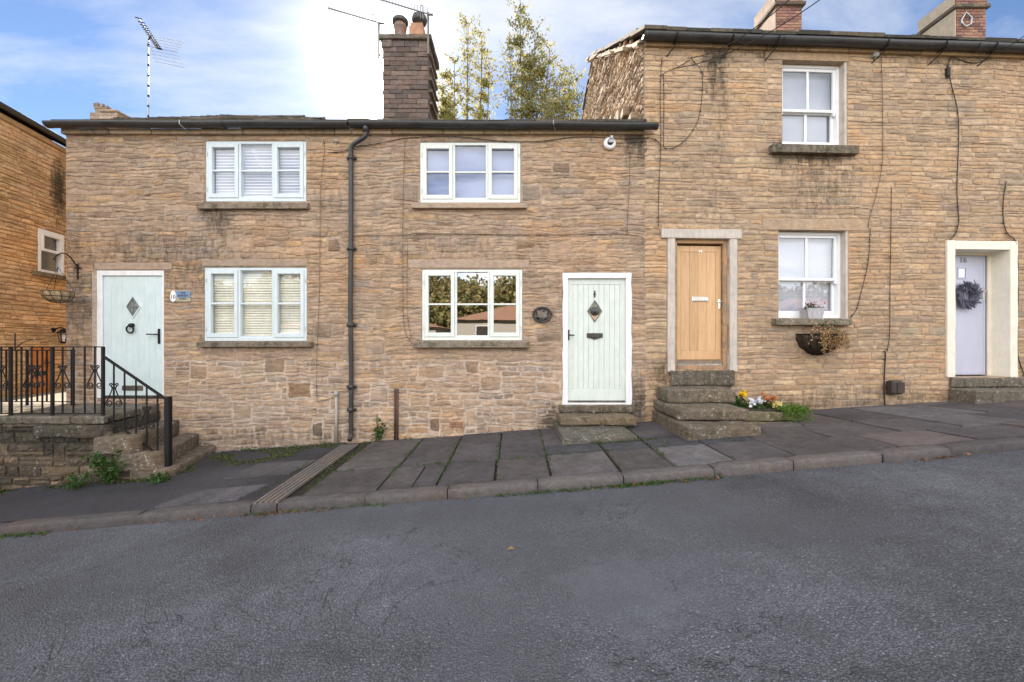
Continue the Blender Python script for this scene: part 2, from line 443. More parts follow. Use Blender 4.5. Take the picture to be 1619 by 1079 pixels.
class MB:
    """collects vertices/faces (+ colour per vertex) for ONE mesh object"""
    def __init__(s, frame=None):
        s.v, s.f, s.c, s.k = [], [], [], 0
        s.F = frame
    def add(s, v, f, c=(1, 1, 1, 0)):
        v = np.asarray(v, float).reshape(-1, 3)
        n = len(v)
        c = np.asarray(c, float)
        if c.ndim == 1:
            if len(c) == 3: c = np.append(c, 0.0)
            c = np.repeat(c[None], n, 0)
        k = s.k
        s.v.append(v); s.c.append(c)
        s.f.extend([tuple(i + k for i in q) for q in f])
        s.k += n
        return k
    def box(s, x0, x1, y0, y1, z0, z1, c=(1, 1, 1, 0), b=0.0):
        if x1 < x0: x0, x1 = x1, x0
        if y1 < y0: y0, y1 = y1, y0
        if z1 < z0: z0, z1 = z1, z0
        b = min(b, (x1 - x0) * .45, (y1 - y0) * .45, (z1 - z0) * .45)
        if b <= 0:
            v = [(x, y, z) for x in (x0, x1) for y in (y0, y1) for z in (z0, z1)]
            f = [(0, 1, 3, 2), (4, 6, 7, 5), (0, 4, 5, 1), (2, 3, 7, 6), (0, 2, 6, 4), (1, 5, 7, 3)]
            s.add(v, f, c); return
        lo, hi = (x0, y0, z0), (x1, y1, z1)
        v, idx = [], {}
        for sx in (0, 1):
            for sy in (0, 1):
                for sz in (0, 1):
                    for ax in range(3):
                        p = []
                        for d, sg in enumerate((sx, sy, sz)):
                            base = hi[d] if sg else lo[d]
                            if d != ax: base += -b if sg else b
                            p.append(base)
                        idx[(sx, sy, sz, ax)] = len(v); v.append(p)
        f = []
        for ax in range(3):
            o1, o2 = [d for d in range(3) if d != ax]
            for sg in (0, 1):
                q = []
                for a, bb in ((0, 0), (1, 0), (1, 1), (0, 1)):
                    k = [0, 0, 0]; k[ax] = sg; k[o1] = a; k[o2] = bb
                    q.append(idx[(*k, ax)])
                f.append(tuple(q))
        for ax in range(3):
            o1, o2 = [d for d in range(3) if d != ax]
            for a in (0, 1):
                for bb in (0, 1):
                    k0 = [0, 0, 0]; k0[o1] = a; k0[o2] = bb
                    k1 = list(k0); k1[ax] = 1
                    f.append((idx[(*k0, o1)], idx[(*k1, o1)], idx[(*k1, o2)], idx[(*k0, o2)]))
        for sx in (0, 1):
            for sy in (0, 1):
                for sz in (0, 1):
                    f.append(tuple(idx[(sx, sy, sz, a)] for a in range(3)))
        s.add(v, f, c)
    def prism(s, poly, y0, y1, c=(1, 1, 1, 0)):
        """polygon in x,z extruded along y"""
        n = len(poly)
        v = [(x, y0, z) for x, z in poly] + [(x, y1, z) for x, z in poly]
        f = [tuple(range(n)), tuple(range(2 * n - 1, n - 1, -1))]
        f += [(i, i + n, (i + 1) % n + n, (i + 1) % n) for i in range(n)]
        s.add(v, f, c)
    def tube(s, pts, r, n=8, c=(1, 1, 1, 0), caps=True):
        pts = [Vector(p) for p in pts]
        m = len(pts)
        rs = r if hasattr(r, '__len__') else [r] * m
        prev = None
        vs = []
        for i, p in enumerate(pts):
            d = (pts[min(i + 1, m - 1)] - pts[max(i - 1, 0)])
            if d.length < 1e-9: d = Vector((0, 0, 1))
            d.normalize()
            a = prev if prev is not None else (Vector((0, 0, 1)) if abs(d.z) < 0.9 else Vector((1, 0, 0)))
            a = (a - d * a.dot(d))
            if a.length < 1e-6: a = d.orthogonal()
            a.normalize(); prev = a
            b = d.cross(a)
            for j in range(n):
                t = 2 * math.pi * j / n
                vs.append(p + (a * math.cos(t) + b * math.sin(t)) * rs[i])
        f = []
        for i in range(m - 1):
            for j in range(n):
                f.append((i * n + j, i * n + (j + 1) % n, (i + 1) * n + (j + 1) % n, (i + 1) * n + j))
        if caps:
            f.append(tuple(range(n - 1, -1, -1))); f.append(tuple((m - 1) * n + j for j in range(n)))
        s.add([tuple(v) for v in vs], f, c)
    def lathe(s, prof, c0, n=20, c=(1, 1, 1, 0), half=None, axis='Z'):
        """prof: list of (r, h); revolved about a vertical (or y) axis through c0"""
        vs, f = [], []
        full = half is None
        a0, a1 = (0, 2 * math.pi) if full else half
        m = n if full else n + 1
        for r, h in prof:
            for j in range(m):
                t = a0 + (a1 - a0) * j / n
                if axis == 'Z':
                    vs.append((c0[0] + r * math.cos(t), c0[1] + r * math.sin(t), c0[2] + h))
                else:
                    vs.append((c0[0] + r * math.cos(t), c0[1] + h, c0[2] + r * math.sin(t)))
        for i in range(len(prof) - 1):
            for j in range(n):
                k = (j + 1) % m
                f.append((i * m + j, i * m + k, (i + 1) * m + k, (i + 1) * m + j))
        s.add(vs, f, c)
    def rock(s, poly, z0, z1, seed, bev=0.02, cuts=3, amp=0.012, c=(1, 1, 1, 0), frq=3.0):
        """weathered block: plan polygon, chamfered, subdivided and roughened"""
        bm = bmesh.new()
        lo = [bm.verts.new((x, y, z0)) for x, y in poly]
        hi = [bm.verts.new((x, y, z1)) for x, y in poly]
        n = len(poly)
        bm.faces.new(lo[::-1]); bm.faces.new(hi)
        for i in range(n):
            bm.faces.new((lo[i], lo[(i + 1) % n], hi[(i + 1) % n], hi[i]))
        bm.normal_update()
        if bev: bmesh.ops.bevel(bm, geom=bm.edges[:], offset=bev, segments=2, profile=0.5, affect='EDGES')
        for _ in range(cuts):
            le = sorted((e.calc_length() for e in bm.edges), reverse=True)
            if not le or le[0] < 0.07: break
            th = max(0.07, le[0] * 0.5)
            bmesh.ops.subdivide_edges(bm, edges=[e for e in bm.edges if e.calc_length() > th], cuts=1, use_grid_fill=True)
        bmesh.ops.triangulate(bm, faces=[f for f in bm.faces if len(f.verts) > 4])
        bm.normal_update()
        off = Vector((seed * 3.7, seed * 1.3, seed * 7.1))
        nr = [(v.co * frq + off, v.normal.copy()) for v in bm.verts]
        for v, (q, nn) in zip(bm.verts, nr):
            v.co += nn * (mnoise.noise(q) * amp + mnoise.noise(q * 4.3) * amp * 0.45)
        bm.verts.index_update()
        s.add([tuple(v.co) for v in bm.verts], [tuple(v.index for v in f.verts) for f in bm.faces], c)
        bm.free()
    def leaves(s, pts, size, rng, c=(1, 1, 1), var=0.3, aspect=0.45, up=0.0, hue=0.15):
        """one small pointed leaf (a folded pair of triangles) per point"""
        pts = np.asarray(pts, float); n = len(pts)
        d = rng.normal(size=(n, 3)); d[:, 2] += up
        d /= np.linalg.norm(d, axis=1)[:, None]
        e = np.cross(d, rng.normal(size=(n, 3))); e /= np.linalg.norm(e, axis=1)[:, None] + 1e-9
        nn = np.cross(d, e)
        L = size * rng.uniform(0.6, 1.3, (n, 1))
        a = pts; t = pts + d * L
        m = pts + d * L * 0.45 + nn * L * 0.10
        l = m + e * L * aspect * 0.5 - nn * L * 0.10; r = m - e * L * aspect * 0.5 - nn * L * 0.10
        v = np.stack([a, r, t, l], 1).reshape(-1, 3)
        k = 1 + rng.uniform(-var, var, (n, 1))
        col = np.clip(np.asarray(c)[None] * k * (1 + rng.uniform(-hue, hue, (n, 3)) * np.array([1, .3, .6])), 0, 2)
        col = np.concatenate([col, np.zeros((n, 1))], 1)
        f = [(4 * i, 4 * i + 1, 4 * i + 2, 4 * i + 3) for i in range(n)]
        s.add(v, f, np.repeat(col, 4, 0))
    def build(s, name, mat, parent=None, smooth=False, label=None, cat=None, group=None, kind=None):
        v = np.concatenate(s.v); c = np.concatenate(s.c)
        W = WM[parent] if parent is not None else Matrix.Identity(4)
        T = W.inverted() @ (s.F if s.F is not None else Matrix.Identity(4))
        T = np.array(T)
        v = v @ T[:3, :3].T + T[:3, 3]
        lo, hi = v.min(0), v.max(0)
        o0 = np.array([(lo[0] + hi[0]) / 2, (lo[1] + hi[1]) / 2, lo[2]])
        me = bpy.data.meshes.new(name)
        me.from_pydata((v - o0).tolist(), [], s.f)
        ca = me.color_attributes.new('Col', 'FLOAT_COLOR', 'POINT')
        ca.data.foreach_set('color', c.astype(np.float32).ravel())
        if smooth:
            me.polygons.foreach_set('use_smooth', [True] * len(me.polygons))
        me.materials.append(MATS[mat] if isinstance(mat, str) else mat)
        me.update()
        o = bpy.data.objects.new(name, me)
        COL.objects.link(o)
        o.location = o0
        if parent is not None: o.parent = parent
        WM[o] = W @ Matrix.Translation(o0)
        return props(o, label, cat, group, kind)


def text_obj(txt, size, frame, u, n, z, mat, parent, name='numeral', ext=0.002):
    """raised lettering as a mesh of its own"""
    cu = bpy.data.curves.new(name, 'FONT')
    cu.body = txt; cu.size = size; cu.extrude = ext; cu.resolution_u = 3
    cu.align_x = 'CENTER'; cu.align_y = 'CENTER'
    tmp = bpy.data.objects.new('lettering_source', cu)
    COL.objects.link(tmp)
    bpy.context.view_layer.update()
    me = bpy.data.meshes.new_from_object(tmp.evaluated_get(bpy.context.evaluated_depsgraph_get()))
    bpy.data.objects.remove(tmp); bpy.data.curves.remove(cu)
    me.materials.clear(); me.materials.append(MATS[mat])
    o = bpy.data.objects.new(name, me)
    COL.objects.link(o)
    o.parent = parent
    M = WM[parent].inverted() @ frame @ Matrix.Translation((u, n, z)) @ Matrix.Rotation(R(90), 4, 'X')
    o.matrix_local = M
    WM[o] = WM[parent] @ M
    return o


def fl(x, pts):
    return float(np.interp(x, [p[0] for p in pts], [p[1] for p in pts]))


# wall frames: local x along the wall, local y INTO the wall, local z up
YW = 6.4
FL = Matrix.Translation((0, YW, 0))
ROT = R(2.5)
CORNER = 2.085
FR = Matrix.Translation((CORNER, YW, 0)) @ Matrix.Rotation(ROT, 4, 'Z')
NEI = math.atan2(1.32, -0.31)
FN = Matrix.Translation((-8.8, 6.96, 0)) @ Matrix.Rotation(NEI, 4, 'Z')


def at(px, py, d):
    """a point seen at photo pixel px,py at depth d"""
    return ((px - 809.5) * d / FPX, d, EYE + (539.5 - py) * d / FPX)


def on(F, px, py, n=0.0):
    """surveyed point on a wall frame: returns local (u, z)"""
    k = Vector(((px - 809.5) / FPX, 1, (539.5 - py) / FPX))
    inv = F.inverted()
    o = inv @ Vector((0, 0, EYE)); d = inv.to_3x3() @ k
    t = (n - o.y) / d.y
    q = o + d * t
    return q.x, q.z


# ground profiles (heights above datum; the street climbs to the right)
GW = [(-60, -6.0), (-8, -2.02), (-5.1, -1.765), (0, -1.42), (.75, -1.35), (4.69, -1.105), (7.1, -.97), (9, -.86), (60, 3.5)]
GK = [(-60, -6.0), (-5.06, -1.8625), (-2.56, -1.635), (-.65, -1.49), (1.1, -1.356), (2, -1.272), (3.66, -1.130), (5.06, -1.0), (8, -.74), (60, 3.8)]


def sm(x, P):
    return sum(fl(x + d, P) for d in (-.7, -.35, 0, .35, .7)) / 5 + EYE


def gw(x): return sm(x, GW)
def gk(x): return sm(x, GK)


YK = 4.05


def gp(x, y):
    """pavement height"""
    t = (y - YK) / (YW - YK)
    return gk(x) * (1 - t) + gw(x) * t


def groad(x, y):
    t = max(0.0, (YK - y))
    return gk(x) - 0.095 + 0.02 * min(t, 2.0) - 0.012 * max(0, t - 2)


# ------------------------------------------------------------------ rubble walling
def jit_col(rng, palette, wts, v=0.11):
    c = np.array(palette[rng.choice(len(palette), p=wts)]) * np.array([1.07, 1.0, .905])
    return np.clip(c * rng.uniform(1 - v, 1 + v) * (1 + rng.uniform(-.02, .02, 3)), 0.01, 0.9)


P_LEFT = [(.40, .295, .215), (.355, .265, .20), (.43, .325, .24), (.38, .295, .235), (.42, .285, .18), (.29, .215, .16), (.33, .275, .235), (.45, .315, .20)]
W_LEFT = [.34, .20, .18, .12, .06, .04, .03, .03]
P_RIGHT = [(.44, .32, .215), (.40, .288, .192), (.47, .352, .245), (.38, .285, .205), (.45, .305, .19), (.34, .268, .20), (.31, .235, .175)]
W_RIGHT = [.38, .22, .19, .1, .06, .03, .02]
P_WARM_LIT = [(.60, .42, .25), (.56, .38, .215), (.62, .45, .28), (.52, .36, .22), (.44, .31, .20)]  # side house: warm bounced light is put into the stone colours
W_WARM_LIT = [.36, .26, .2, .1, .08]
P_DARK = [(.10, .076, .06), (.16, .12, .085), (.06, .05, .042), (.125, .095, .065), (.20, .15, .105)]
W_DARK = [.3, .25, .2, .15, .1]


def stone(mb, a, b, za, zb, rng, col, stainf, wave, gap, prot, e=0.008):
    a += gap; b -= gap
    if b - a < 0.02 or zb - za < 0.016: return
    w_ = b - a
    nx = max(2, min(9, int(w_ / 0.055) + 1)); nz = 2 if zb - za < .08 else 3
    us = np.concatenate([[a, a + e], np.linspace(a + e, b - e, nx + 1)[1:-1], [b - e, b]])
    hz0, hz1 = za + gap * 0.7, zb - gap * 0.7
    zs = np.concatenate([[0, 0.10], np.linspace(0.10, 0.90, nz + 1)[1:-1], [0.90, 1]])
    U, Zt = np.meshgrid(us, zs, indexing='ij')
    lo = hz0 + wave(us, 0); hi = hz1 + wave(us, 1)
    lo = lo + rng.uniform(-.0035, .0035, len(us)); hi = hi + rng.uniform(-.0035, .0035, len(us))
    Z = lo[:, None] * (1 - Zt) + hi[:, None] * Zt
    p = prot * rng.uniform(.45, 1.35)
    N = -p * (1 + rng.uniform(-.35, .35, U.shape))
    N += rng.normal(0, .028) * (U - (a + b) / 2) * min(1, .2 / w_) + rng.normal(0, .07) * (Z - (za + zb) / 2)
    s0_, s1_ = rng.uniform(-.011, .011, 2)
    wq = np.linspace(0, 1, len(us))[:, None]
    U = U + (s0_ * (1 - wq) + s1_ * wq) * (Zt - .5) * min(1, w_ * 6) + rng.uniform(-.0035, .0035, U.shape)
    Z = Z + rng.uniform(-.0035, .0035) + rng.uniform(-.004, .004) * (wq - .5)
    ring2 = np.zeros(U.shape, bool); ring2[1, 1:-1] = ring2[-2, 1:-1] = True; ring2[1:-1, 1] = ring2[1:-1, -2] = True
    N[ring2] = N[ring2] * 0.55
    N[0, :] = N[-1, :] = 0.02; N[:, 0] = N[:, -1] = 0.02
    # clipped corners
    cr = min(.016, w_ * .12)
    U[0, 0] += cr; U[0, -1] += cr; U[-1, 0] -= cr; U[-1, -1] -= cr
    m, k = U.shape
    v = np.stack([U, N, Z], -1).reshape(-1, 3)
    f = [(i * k + j, (i + 1) * k + j, (i + 1) * k + j + 1, i * k + j + 1) for i in range(m - 1) for j in range(k - 1)]
    c = np.empty((len(v), 4)); c[:, :3] = col
    c[:, 3] = [stainf(q[0], q[2]) for q in v] if stainf else 0
    mb.add(v, f, c)


class SplitMB:
    """hands each stone to the house whose side of the party line its centre lies on"""
    def __init__(s, a, b, u): s.a, s.b, s.u = a, b, u
    def add(s, v, f, c):
        (s.a if np.asarray(v)[:, 0].mean() < s.u else s.b).add(v, f, c)


class WarpMB:
    """pulls regular coursing into irregular rubble: a smooth sideways and vertical wander that dies out at openings"""
    def __init__(s, mb, rects, seed, amp):
        r_ = np.random.default_rng(seed)
        s.mb, s.R, s.amp = mb, rects, amp
        s.w = [(r_.uniform(-1, 1, 2) * f, r_.uniform(0, 6.28), r_.uniform(-1, 1, 2) * a) for f, a in ((4, .5), (6, .5), (9, .45), (13, .4), (17, .35), (24, .3), (31, .22), (8, .45))]
    def add(s, v, f, c):
        v = np.array(v, float); u, z = v[:, 0], v[:, 2]
        k = np.ones(len(v))
        for r in s.R:
            d = np.maximum(np.maximum(r[0] - u, u - r[1]), np.maximum(r[2] - z, z - r[3]))
            k = np.minimum(k, np.clip(d / .10, 0, 1))
        du, dz = np.zeros(len(v)), np.zeros(len(v))
        for q, ph, a in s.w:
            sn = np.sin(q[0] * u + q[1] * z * 1.3 + ph); du += a[0] * sn; dz += a[1] * np.cos(q[0] * u - q[1] * z + ph * 1.7)
        v[:, 0] += du * k * s.amp; v[:, 2] += dz * k * s.amp * .8
        s.mb.add(v, f, c)


def wall_stones(mb, u0, u1, z0, z1, openings, rng, hr, wr, pal, wts, stainf=None, big=0, gap=.0045, prot=.014,
                top=None, mortar=(.36, .27, .20), bigz=None, gaplow=None, hfun=None, bigs=()):
    rects = [tuple(r) for r in openings]
    bl = []
    tries = 0
    for r in bigs:
        bl.append(tuple(r)); rects.append((r[0] - .004, r[1] + .004, r[2] - .004, r[3] + .004))
    while len(bl) < big and tries < big * 30:
        tries += 1
        bw, bh = rng.uniform(.16, .40), rng.uniform(.12, .25)
        bu, bz = rng.uniform(u0 + .05, u1 - bw - .05), rng.uniform(*(bigz or (z0, z1 - bh)))
        q = (bu, bu + bw, bz, bz + bh)
        if any(q[0] < r[1] + .05 and q[1] > r[0] - .05 and q[2] < r[3] + .05 and q[3] > r[2] - .05 for r in rects): continue
        bl.append(q); rects.append(q)
    z, i = z0, 0
    ph = rng.uniform(0, 6.28, 400)
    def wv(idx):
        return lambda us: .010 * np.sin(us * 1.7 + ph[idx % 400]) + .006 * np.sin(us * 4.9 + ph[(idx + 77) % 400]) + .003 * np.sin(us * 13 + ph[(idx + 177) % 400])
    while z < z1 - .012:
        h = rng.uniform(*hr)
        if hfun: h *= hfun(z)
        zb = min(z + h, z1)
        if z1 - zb < hr[0] * .6: zb = z1
        wlo, whi = wv(i), wv(i + 1)
        wave = lambda us, k, lo=wlo, hi=whi: (hi if k else lo)(us)
        cuts = sorted({u0, u1} | {min(max(r[j], u0), u1) for r in rects for j in (0, 1) if r[2] < zb and r[3] > z})
        segs = []
        for a, b in zip(cuts[:-1], cuts[1:]):
            if b - a < 1e-4: continue
            mid_ = (a + b) / 2
            bk = [r for r in rects if r[0] < mid_ < r[1] and r[2] < zb - .001 and r[3] > z + .001]
            if not bk:
                if segs and segs[-1][3] and abs(segs[-1][1] - a) < 1e-6: segs[-1][1] = b
                else: segs.append([a, b, (z, zb), True])
            else:
                lo_ = min(r[2] for r in bk); hi_ = max(r[3] for r in bk)
                if lo_ - z > .02: segs.append([a, b, (z, lo_), False])
                if zb - hi_ > .02: segs.append([a, b, (hi_, zb), False])
        for a, b, (sa, sb), free in segs:
            x = a
            while x < b - 1e-4:
                wd = rng.uniform(*wr) * (1.0 if rng.random() > .18 else .5)
                if b - (x + wd) < wr[0] * .6: wd = b - x
                x2 = min(b, x + wd)
                if top is None or sb < top((x + x2) / 2) + .02:
                    # some stones are two thin beds
                    cc = jit_col(rng, pal, wts)
                    if free and sb - sa > .085 and rng.random() < .34 and wd < .6:
                        zm = sa + (sb - sa) * rng.uniform(.35, .65)
                        stone(mb, x, x2, sa, zm, rng, cc, stainf, wave, gap * .6, prot)
                        stone(mb, x, x2, zm, sb, rng, jit_col(rng, pal, wts), stainf, wave, gap * .6, prot)
                    else:
                        stone(mb, x, x2, sa, sb, rng, cc, stainf, wave if free else (lambda us, k: 0 * us), gaplow[1] if gaplow and sb < gaplow[0] + rng.normal(0, .15) else gap, prot)
                x = x2
        z = zb; i += 1
    for r in bl:
        if top is None or r[3] < top((r[0] + r[1]) / 2):
            cc = jit_col(rng, pal, wts, .1) * rng.choice([.6, .74, .86, .95, 1.05])
            t0, t1 = rng.uniform(-.02, .02, 2)
            wave = lambda us, k, a=r[0], b=r[1], t0=t0, t1=t1: ((t1 if k else t0) * ((us - (a + b) / 2) / (b - a)))
            stone(mb, r[0], r[1], r[2], r[3], rng, cc, stainf, wave, .008, prot * .8, .014)


def wall_back(mb, u0, u1, z0, z1, openings, depth, n0=.006, c=(.36, .27, .20), stainf=None, top=None, step=.25, reveals=True):
    """mortar face with openings and their reveals"""
    us = sorted({u0, u1} | {q for r in openings for q in r[:2]} | set(np.arange(u0, u1, step)))
    zs = sorted({z0, z1} | {q for r in openings for q in r[2:4]} | set(np.arange(z0, z1, step)))
    us = [u for u in us if u0 <= u <= u1]; zs = [z for z in zs if z0 <= z <= z1]
    for a, b in zip(us[:-1], us[1:]):
        for cz, d in zip(zs[:-1], zs[1:]):
            mu, mz = (a + b) / 2, (cz + d) / 2
            if any(r[0] < mu < r[1] and r[2] < mz < r[3] for r in openings): continue
            q = [(a, n0, cz), (b, n0, cz), (b, n0, d), (a, n0, d)]
            if top:
                if cz >= top(mu): continue
                q = [(x, y, min(z, top(x))) for x, y, z in q]
            cf = c(mz) if callable(c) else c
            cc = [(*cf, stainf(x, z) if stainf else 0) for x, y, z in q]
            mb.add(q, [(0, 1, 2, 3)], np.array(cc))
    for r in openings if reveals else ():
        a, b, cz, d = r[:4]
        for q in ([(a, n0, cz), (a, n0, d), (a, depth, d), (a, depth, cz)], [(b, n0, d), (b, n0, cz), (b, depth, cz), (b, depth, d)],
                  [(a, n0, d), (b, n0, d), (b, depth, d), (a, depth, d)], [(b, n0, cz), (a, n0, cz), (a, depth, cz), (b, depth, cz)]):
            mb.add(q, [(0, 1, 2, 3)], (*(c(cz) if callable(c) else c), 0))


def shell(mb, u0, u1, z0, ze, depth, ridge_n, zr, c=(.38, .28, .19), left=True, right=True, fr=0.06):
    """side gables, back wall, floor behind the front face"""
    prof = [(fr, z0), (fr, ze), (ridge_n, zr), (depth, ze), (depth, z0)]
    for u, on_ in ((u0, left), (u1, right)):
        if on_:
            mb.add([(u, n, z) for n, z in prof], [(0, 1, 2, 3, 4)], (*c, 0))
    mb.add([(u0, depth, z0), (u1, depth, z0), (u1, depth, ze), (u0, depth, ze)], [(0, 1, 2, 3)], (*c, 0))
    mb.add([(u0, fr, z0), (u1, fr, z0), (u1, depth, z0), (u0, depth, z0)], [(0, 1, 2, 3)], (*c, 0))


P_SLATE = [(.115, .10, .085), (.15, .128, .105), (.09, .082, .075), (.17, .145, .11)]


def slates(mb, u0, u1, n0, z0, n1, z1, rng, rows, hump=None, wr=(.3, .62), th=(.022, .04), over=.05):
    """stone slates in overlapping diminishing courses from eave (n0,z0) to ridge (n1,z1)"""
    L = math.hypot(n1 - n0, z1 - z0)
    dn, dz = (n1 - n0) / L, (z1 - z0) / L
    ln = (-dz, dn)      # outward normal in (n,z)
    if ln[1] < 0: ln = (dz, -dn)
    ws = np.linspace(1.35, .75, rows); ws = ws / ws.sum() * L
    s = 0.0
    for k in range(rows):
        le = ws[k] * 1.6
        u = (u0(n0 + dn * s) if callable(u0) else u0) - over - rng.uniform(0, .05)
        while u < u1 + over * .3:
            wd = rng.uniform(*wr)
            u2 = min(u + wd, u1 + over + rng.uniform(-.02, .03))
            if u1 + over - u2 < .12: u2 = u1 + over + rng.uniform(-.02, .03)
            t = rng.uniform(*th)
            s0 = s - .05 - rng.uniform(0, .04); s1 = min(s + le, L + .02)
            lift = .028 + rng.uniform(-.004, .010)
            pts = []
            for uu in (u + .004, u2 - .004):
                for ss, hh in ((s0, lift), (s1, .004)):
                    hp = hump(uu, ss / L) if hump else 0
                    for q in (0, t):
                        n_ = n0 + dn * ss + ln[0] * (hh + q); z_ = z0 + dz * ss + ln[1] * (hh + q) + hp
                        pts.append((uu, n_, z_))
            cc = np.array(P_SLATE[rng.integers(len(P_SLATE))]) * rng.uniform(.75, 1.25)
            mb.add(pts, [(0, 1, 3, 2), (4, 6, 7, 5), (0, 4, 5, 1), (2, 3, 7, 6), (0, 2, 6, 4), (1, 5, 7, 3)], (*cc, 0))
            u = u2
        s += ws[k]


def stains(lst):
    def f(u, z):
        s = 0.0
        for cu, cz, ru, rz, k in lst:
            d = ((u - cu) / ru) ** 2 + ((z - cz) / rz) ** 2
            if d < 1: s = max(s, k * (1 - d))
        return s
    return f


def rect(F, x0, y0, x1, y1, n=0.0):
    """(u0,u1,z0,z1) from photo box corners"""
    a = on(F, x0, y1, n); b = on(F, x1, y0, n)
    return (a[0], b[0], a[1], b[1])

# ------------------------------------------------------------------ survey of openings
W10U = rect(FL, 325, 223, 484, 319); W10L = rect(FL, 323, 423, 485, 540); D10 = rect(FL, 153, 428, 259, 631)
W12U = rect(FL, 664, 225, 823, 321); W12L = rect(FL, 667, 426, 826, 539); D12 = rect(FL, 890, 432, 998, 640)
W14U = rect(FR, 1237, 98, 1339, 229); W14L = rect(FR, 1231, 365, 1341, 504)
D14 = rect(FR, 1067, 378, 1153, 584); D16 = rect(FR, 1506, 394, 1596, 597)
XL, XP = -7.05, -2.51                 # left end of number 10; party line at the downpipe
ZE = EYE + 3.32                       # eaves of the low pair
ZRIDGE = EYE + 5.59
RN = 4.0                              # ridge distance behind the front
rng = np.random.default_rng(11)

st_left = stains([
    (on(FL, 345, 340)[0], on(FL, 345, 340)[1], .40, .45, .75), (on(FL, 330, 332)[0], on(FL, 330, 330)[1], .32, .18, .95),
    (-4.1, EYE - .02, 1.3, .22, .55), (-1.0, EYE - .02, 1.1, .10, .5), (on(FL, 1003, 225)[0], on(FL, 0, 222)[1], .30, .20, 1.0),
    (-6.9, EYE + .6, .7, 2.2, .55), (-5.4, EYE + 1.3, 2.2, .85, .55), (-4.6, EYE + 2.9, 2.2, .5, .35), (-.9, EYE + 1.5, 2.6, .55, .38), (.9, EYE + .6, .9, .9, .35), (-3.3, EYE - .9, .9, 1.0, .28), (-3.6, EYE - 1.55, 2.4, .30, .55),
    (-.6, EYE - 1.35, 2.4, .16, .40), (.62, EYE - 1.2, .22, .38, .8), (1.95, EYE - .95, .4, .6, .8), (-2.9, EYE + 2.3, .5, .8, .35),
    (2.0, EYE + 3.1, .4, .5, .7), (1.9, EYE + .3, .5, 1.2, .25)])


def rs(px, py, ru, rz, k):
    u, z = on(FR, px, py); return (u, z, ru, rz, k)


st_right = stains([
    rs(1130, 90, .34, .36, 1.0), rs(1127, 120, .17, .75, .85), rs(1142, 140, .12, .9, .7), rs(1135, 200, .26, 1.4, .5), rs(1130, 300, .45, 1.4, .35), rs(1212, 85, .16, .3, .8), rs(1290, 245, .85, .20, 1.0),
    rs(1300, 300, 1.0, .7, .58), rs(1235, 245, .3, .4, .7), rs(1290, 515, .75, .12, .6), rs(1060, 600, .5, .6, .75), rs(1110, 600, .85, .25, .8),
    rs(1400, 630, 2.6, .35, .5), rs(1250, 640, 1.4, .3, .6), rs(1220, 80, 1.8, .22, .55), rs(1500, 95, 1.8, .2, .5), rs(1080, 330, .5, 1.6, .25)])

GRP_H = "stone cottages of the terrace"
h10 = thing('stone_cottage', ((XL + XP) / 2, YW, EYE - 2.3), "low stone cottage at the left end with mint door and blue-grey casements", 'cottage', 0, GRP_H)
h12 = thing('stone_cottage', ((XP + CORNER) / 2, YW, EYE - 2.3), "low stone cottage in the middle with sage door, cream casements and big chimney", 'cottage', 0, GRP_H)
UP = on(FR, 1452, 300)[0]             # party line between the two tall houses
UE = 12.0
h14 = thing('stone_cottage', tuple(FR @ Vector((UP / 2, 0, EYE - 2.3))), "taller stone cottage with bare oak plank door and white sash windows", 'cottage', ROT, GRP_H)
h16 = thing('stone_cottage', tuple(FR @ Vector(((UP + UE) / 2, 0, EYE - 2.3))), "taller stone cottage at the right end with lilac-grey door in deep cream surround", 'cottage', ROT, GRP_H)

# lintels, sills: blocked rectangles in the walling
def lint(r, l, rgt, h, g=.0):
    return (r[0] - l, r[1] + rgt, r[3] + g, r[3] + g + h)


L12L = lint(W12L, .22, .10, .125, .02)
L10L = lint(W10L, .02, .02, .10, .02)
L10D = (on(FL, 150, 0)[0], on(FL, 272, 0)[0], D10[3] + .012, D10[3] + .125)
L14U = (on(FR, 1210, 90)[0], on(FR, 1342, 90)[0], W14U[3], W14U[3] + .155)
L14L = (on(FR, 1205, 353)[0], on(FR, 1376, 353)[0], W14L[3], W14L[3] + .185)
def sill_r(F, x0, y0, x1, y1): return rect(F, x0, y0, x1, y1)
S10U = rect(FL, 314, 320, 486, 330, n=-0.075); S10L = rect(FL, 310, 541, 492, 549, n=-0.085); S12U = rect(FL, 651, 322, 833, 329, n=-0.075); S12L = rect(FL, 653, 540, 836, 550, n=-0.1)
S14U = rect(FR, 1222, 230, 1359, 240, n=-0.1); S14L = rect(FR, 1227, 504, 1348, 514, n=-0.1)
# door 14 surround
J14L = rect(FR, 1055, 377, 1067, 588); J14R = rect(FR, 1153, 377, 1165, 588); J14T = rect(FR, 1045, 364, 1171, 377)
F16 = rect(FR, 1495, 382, 1606, 597)
# cream/pale jamb stones of number 10's door
J10L = rect(FL, 146, 432, 153, 600)

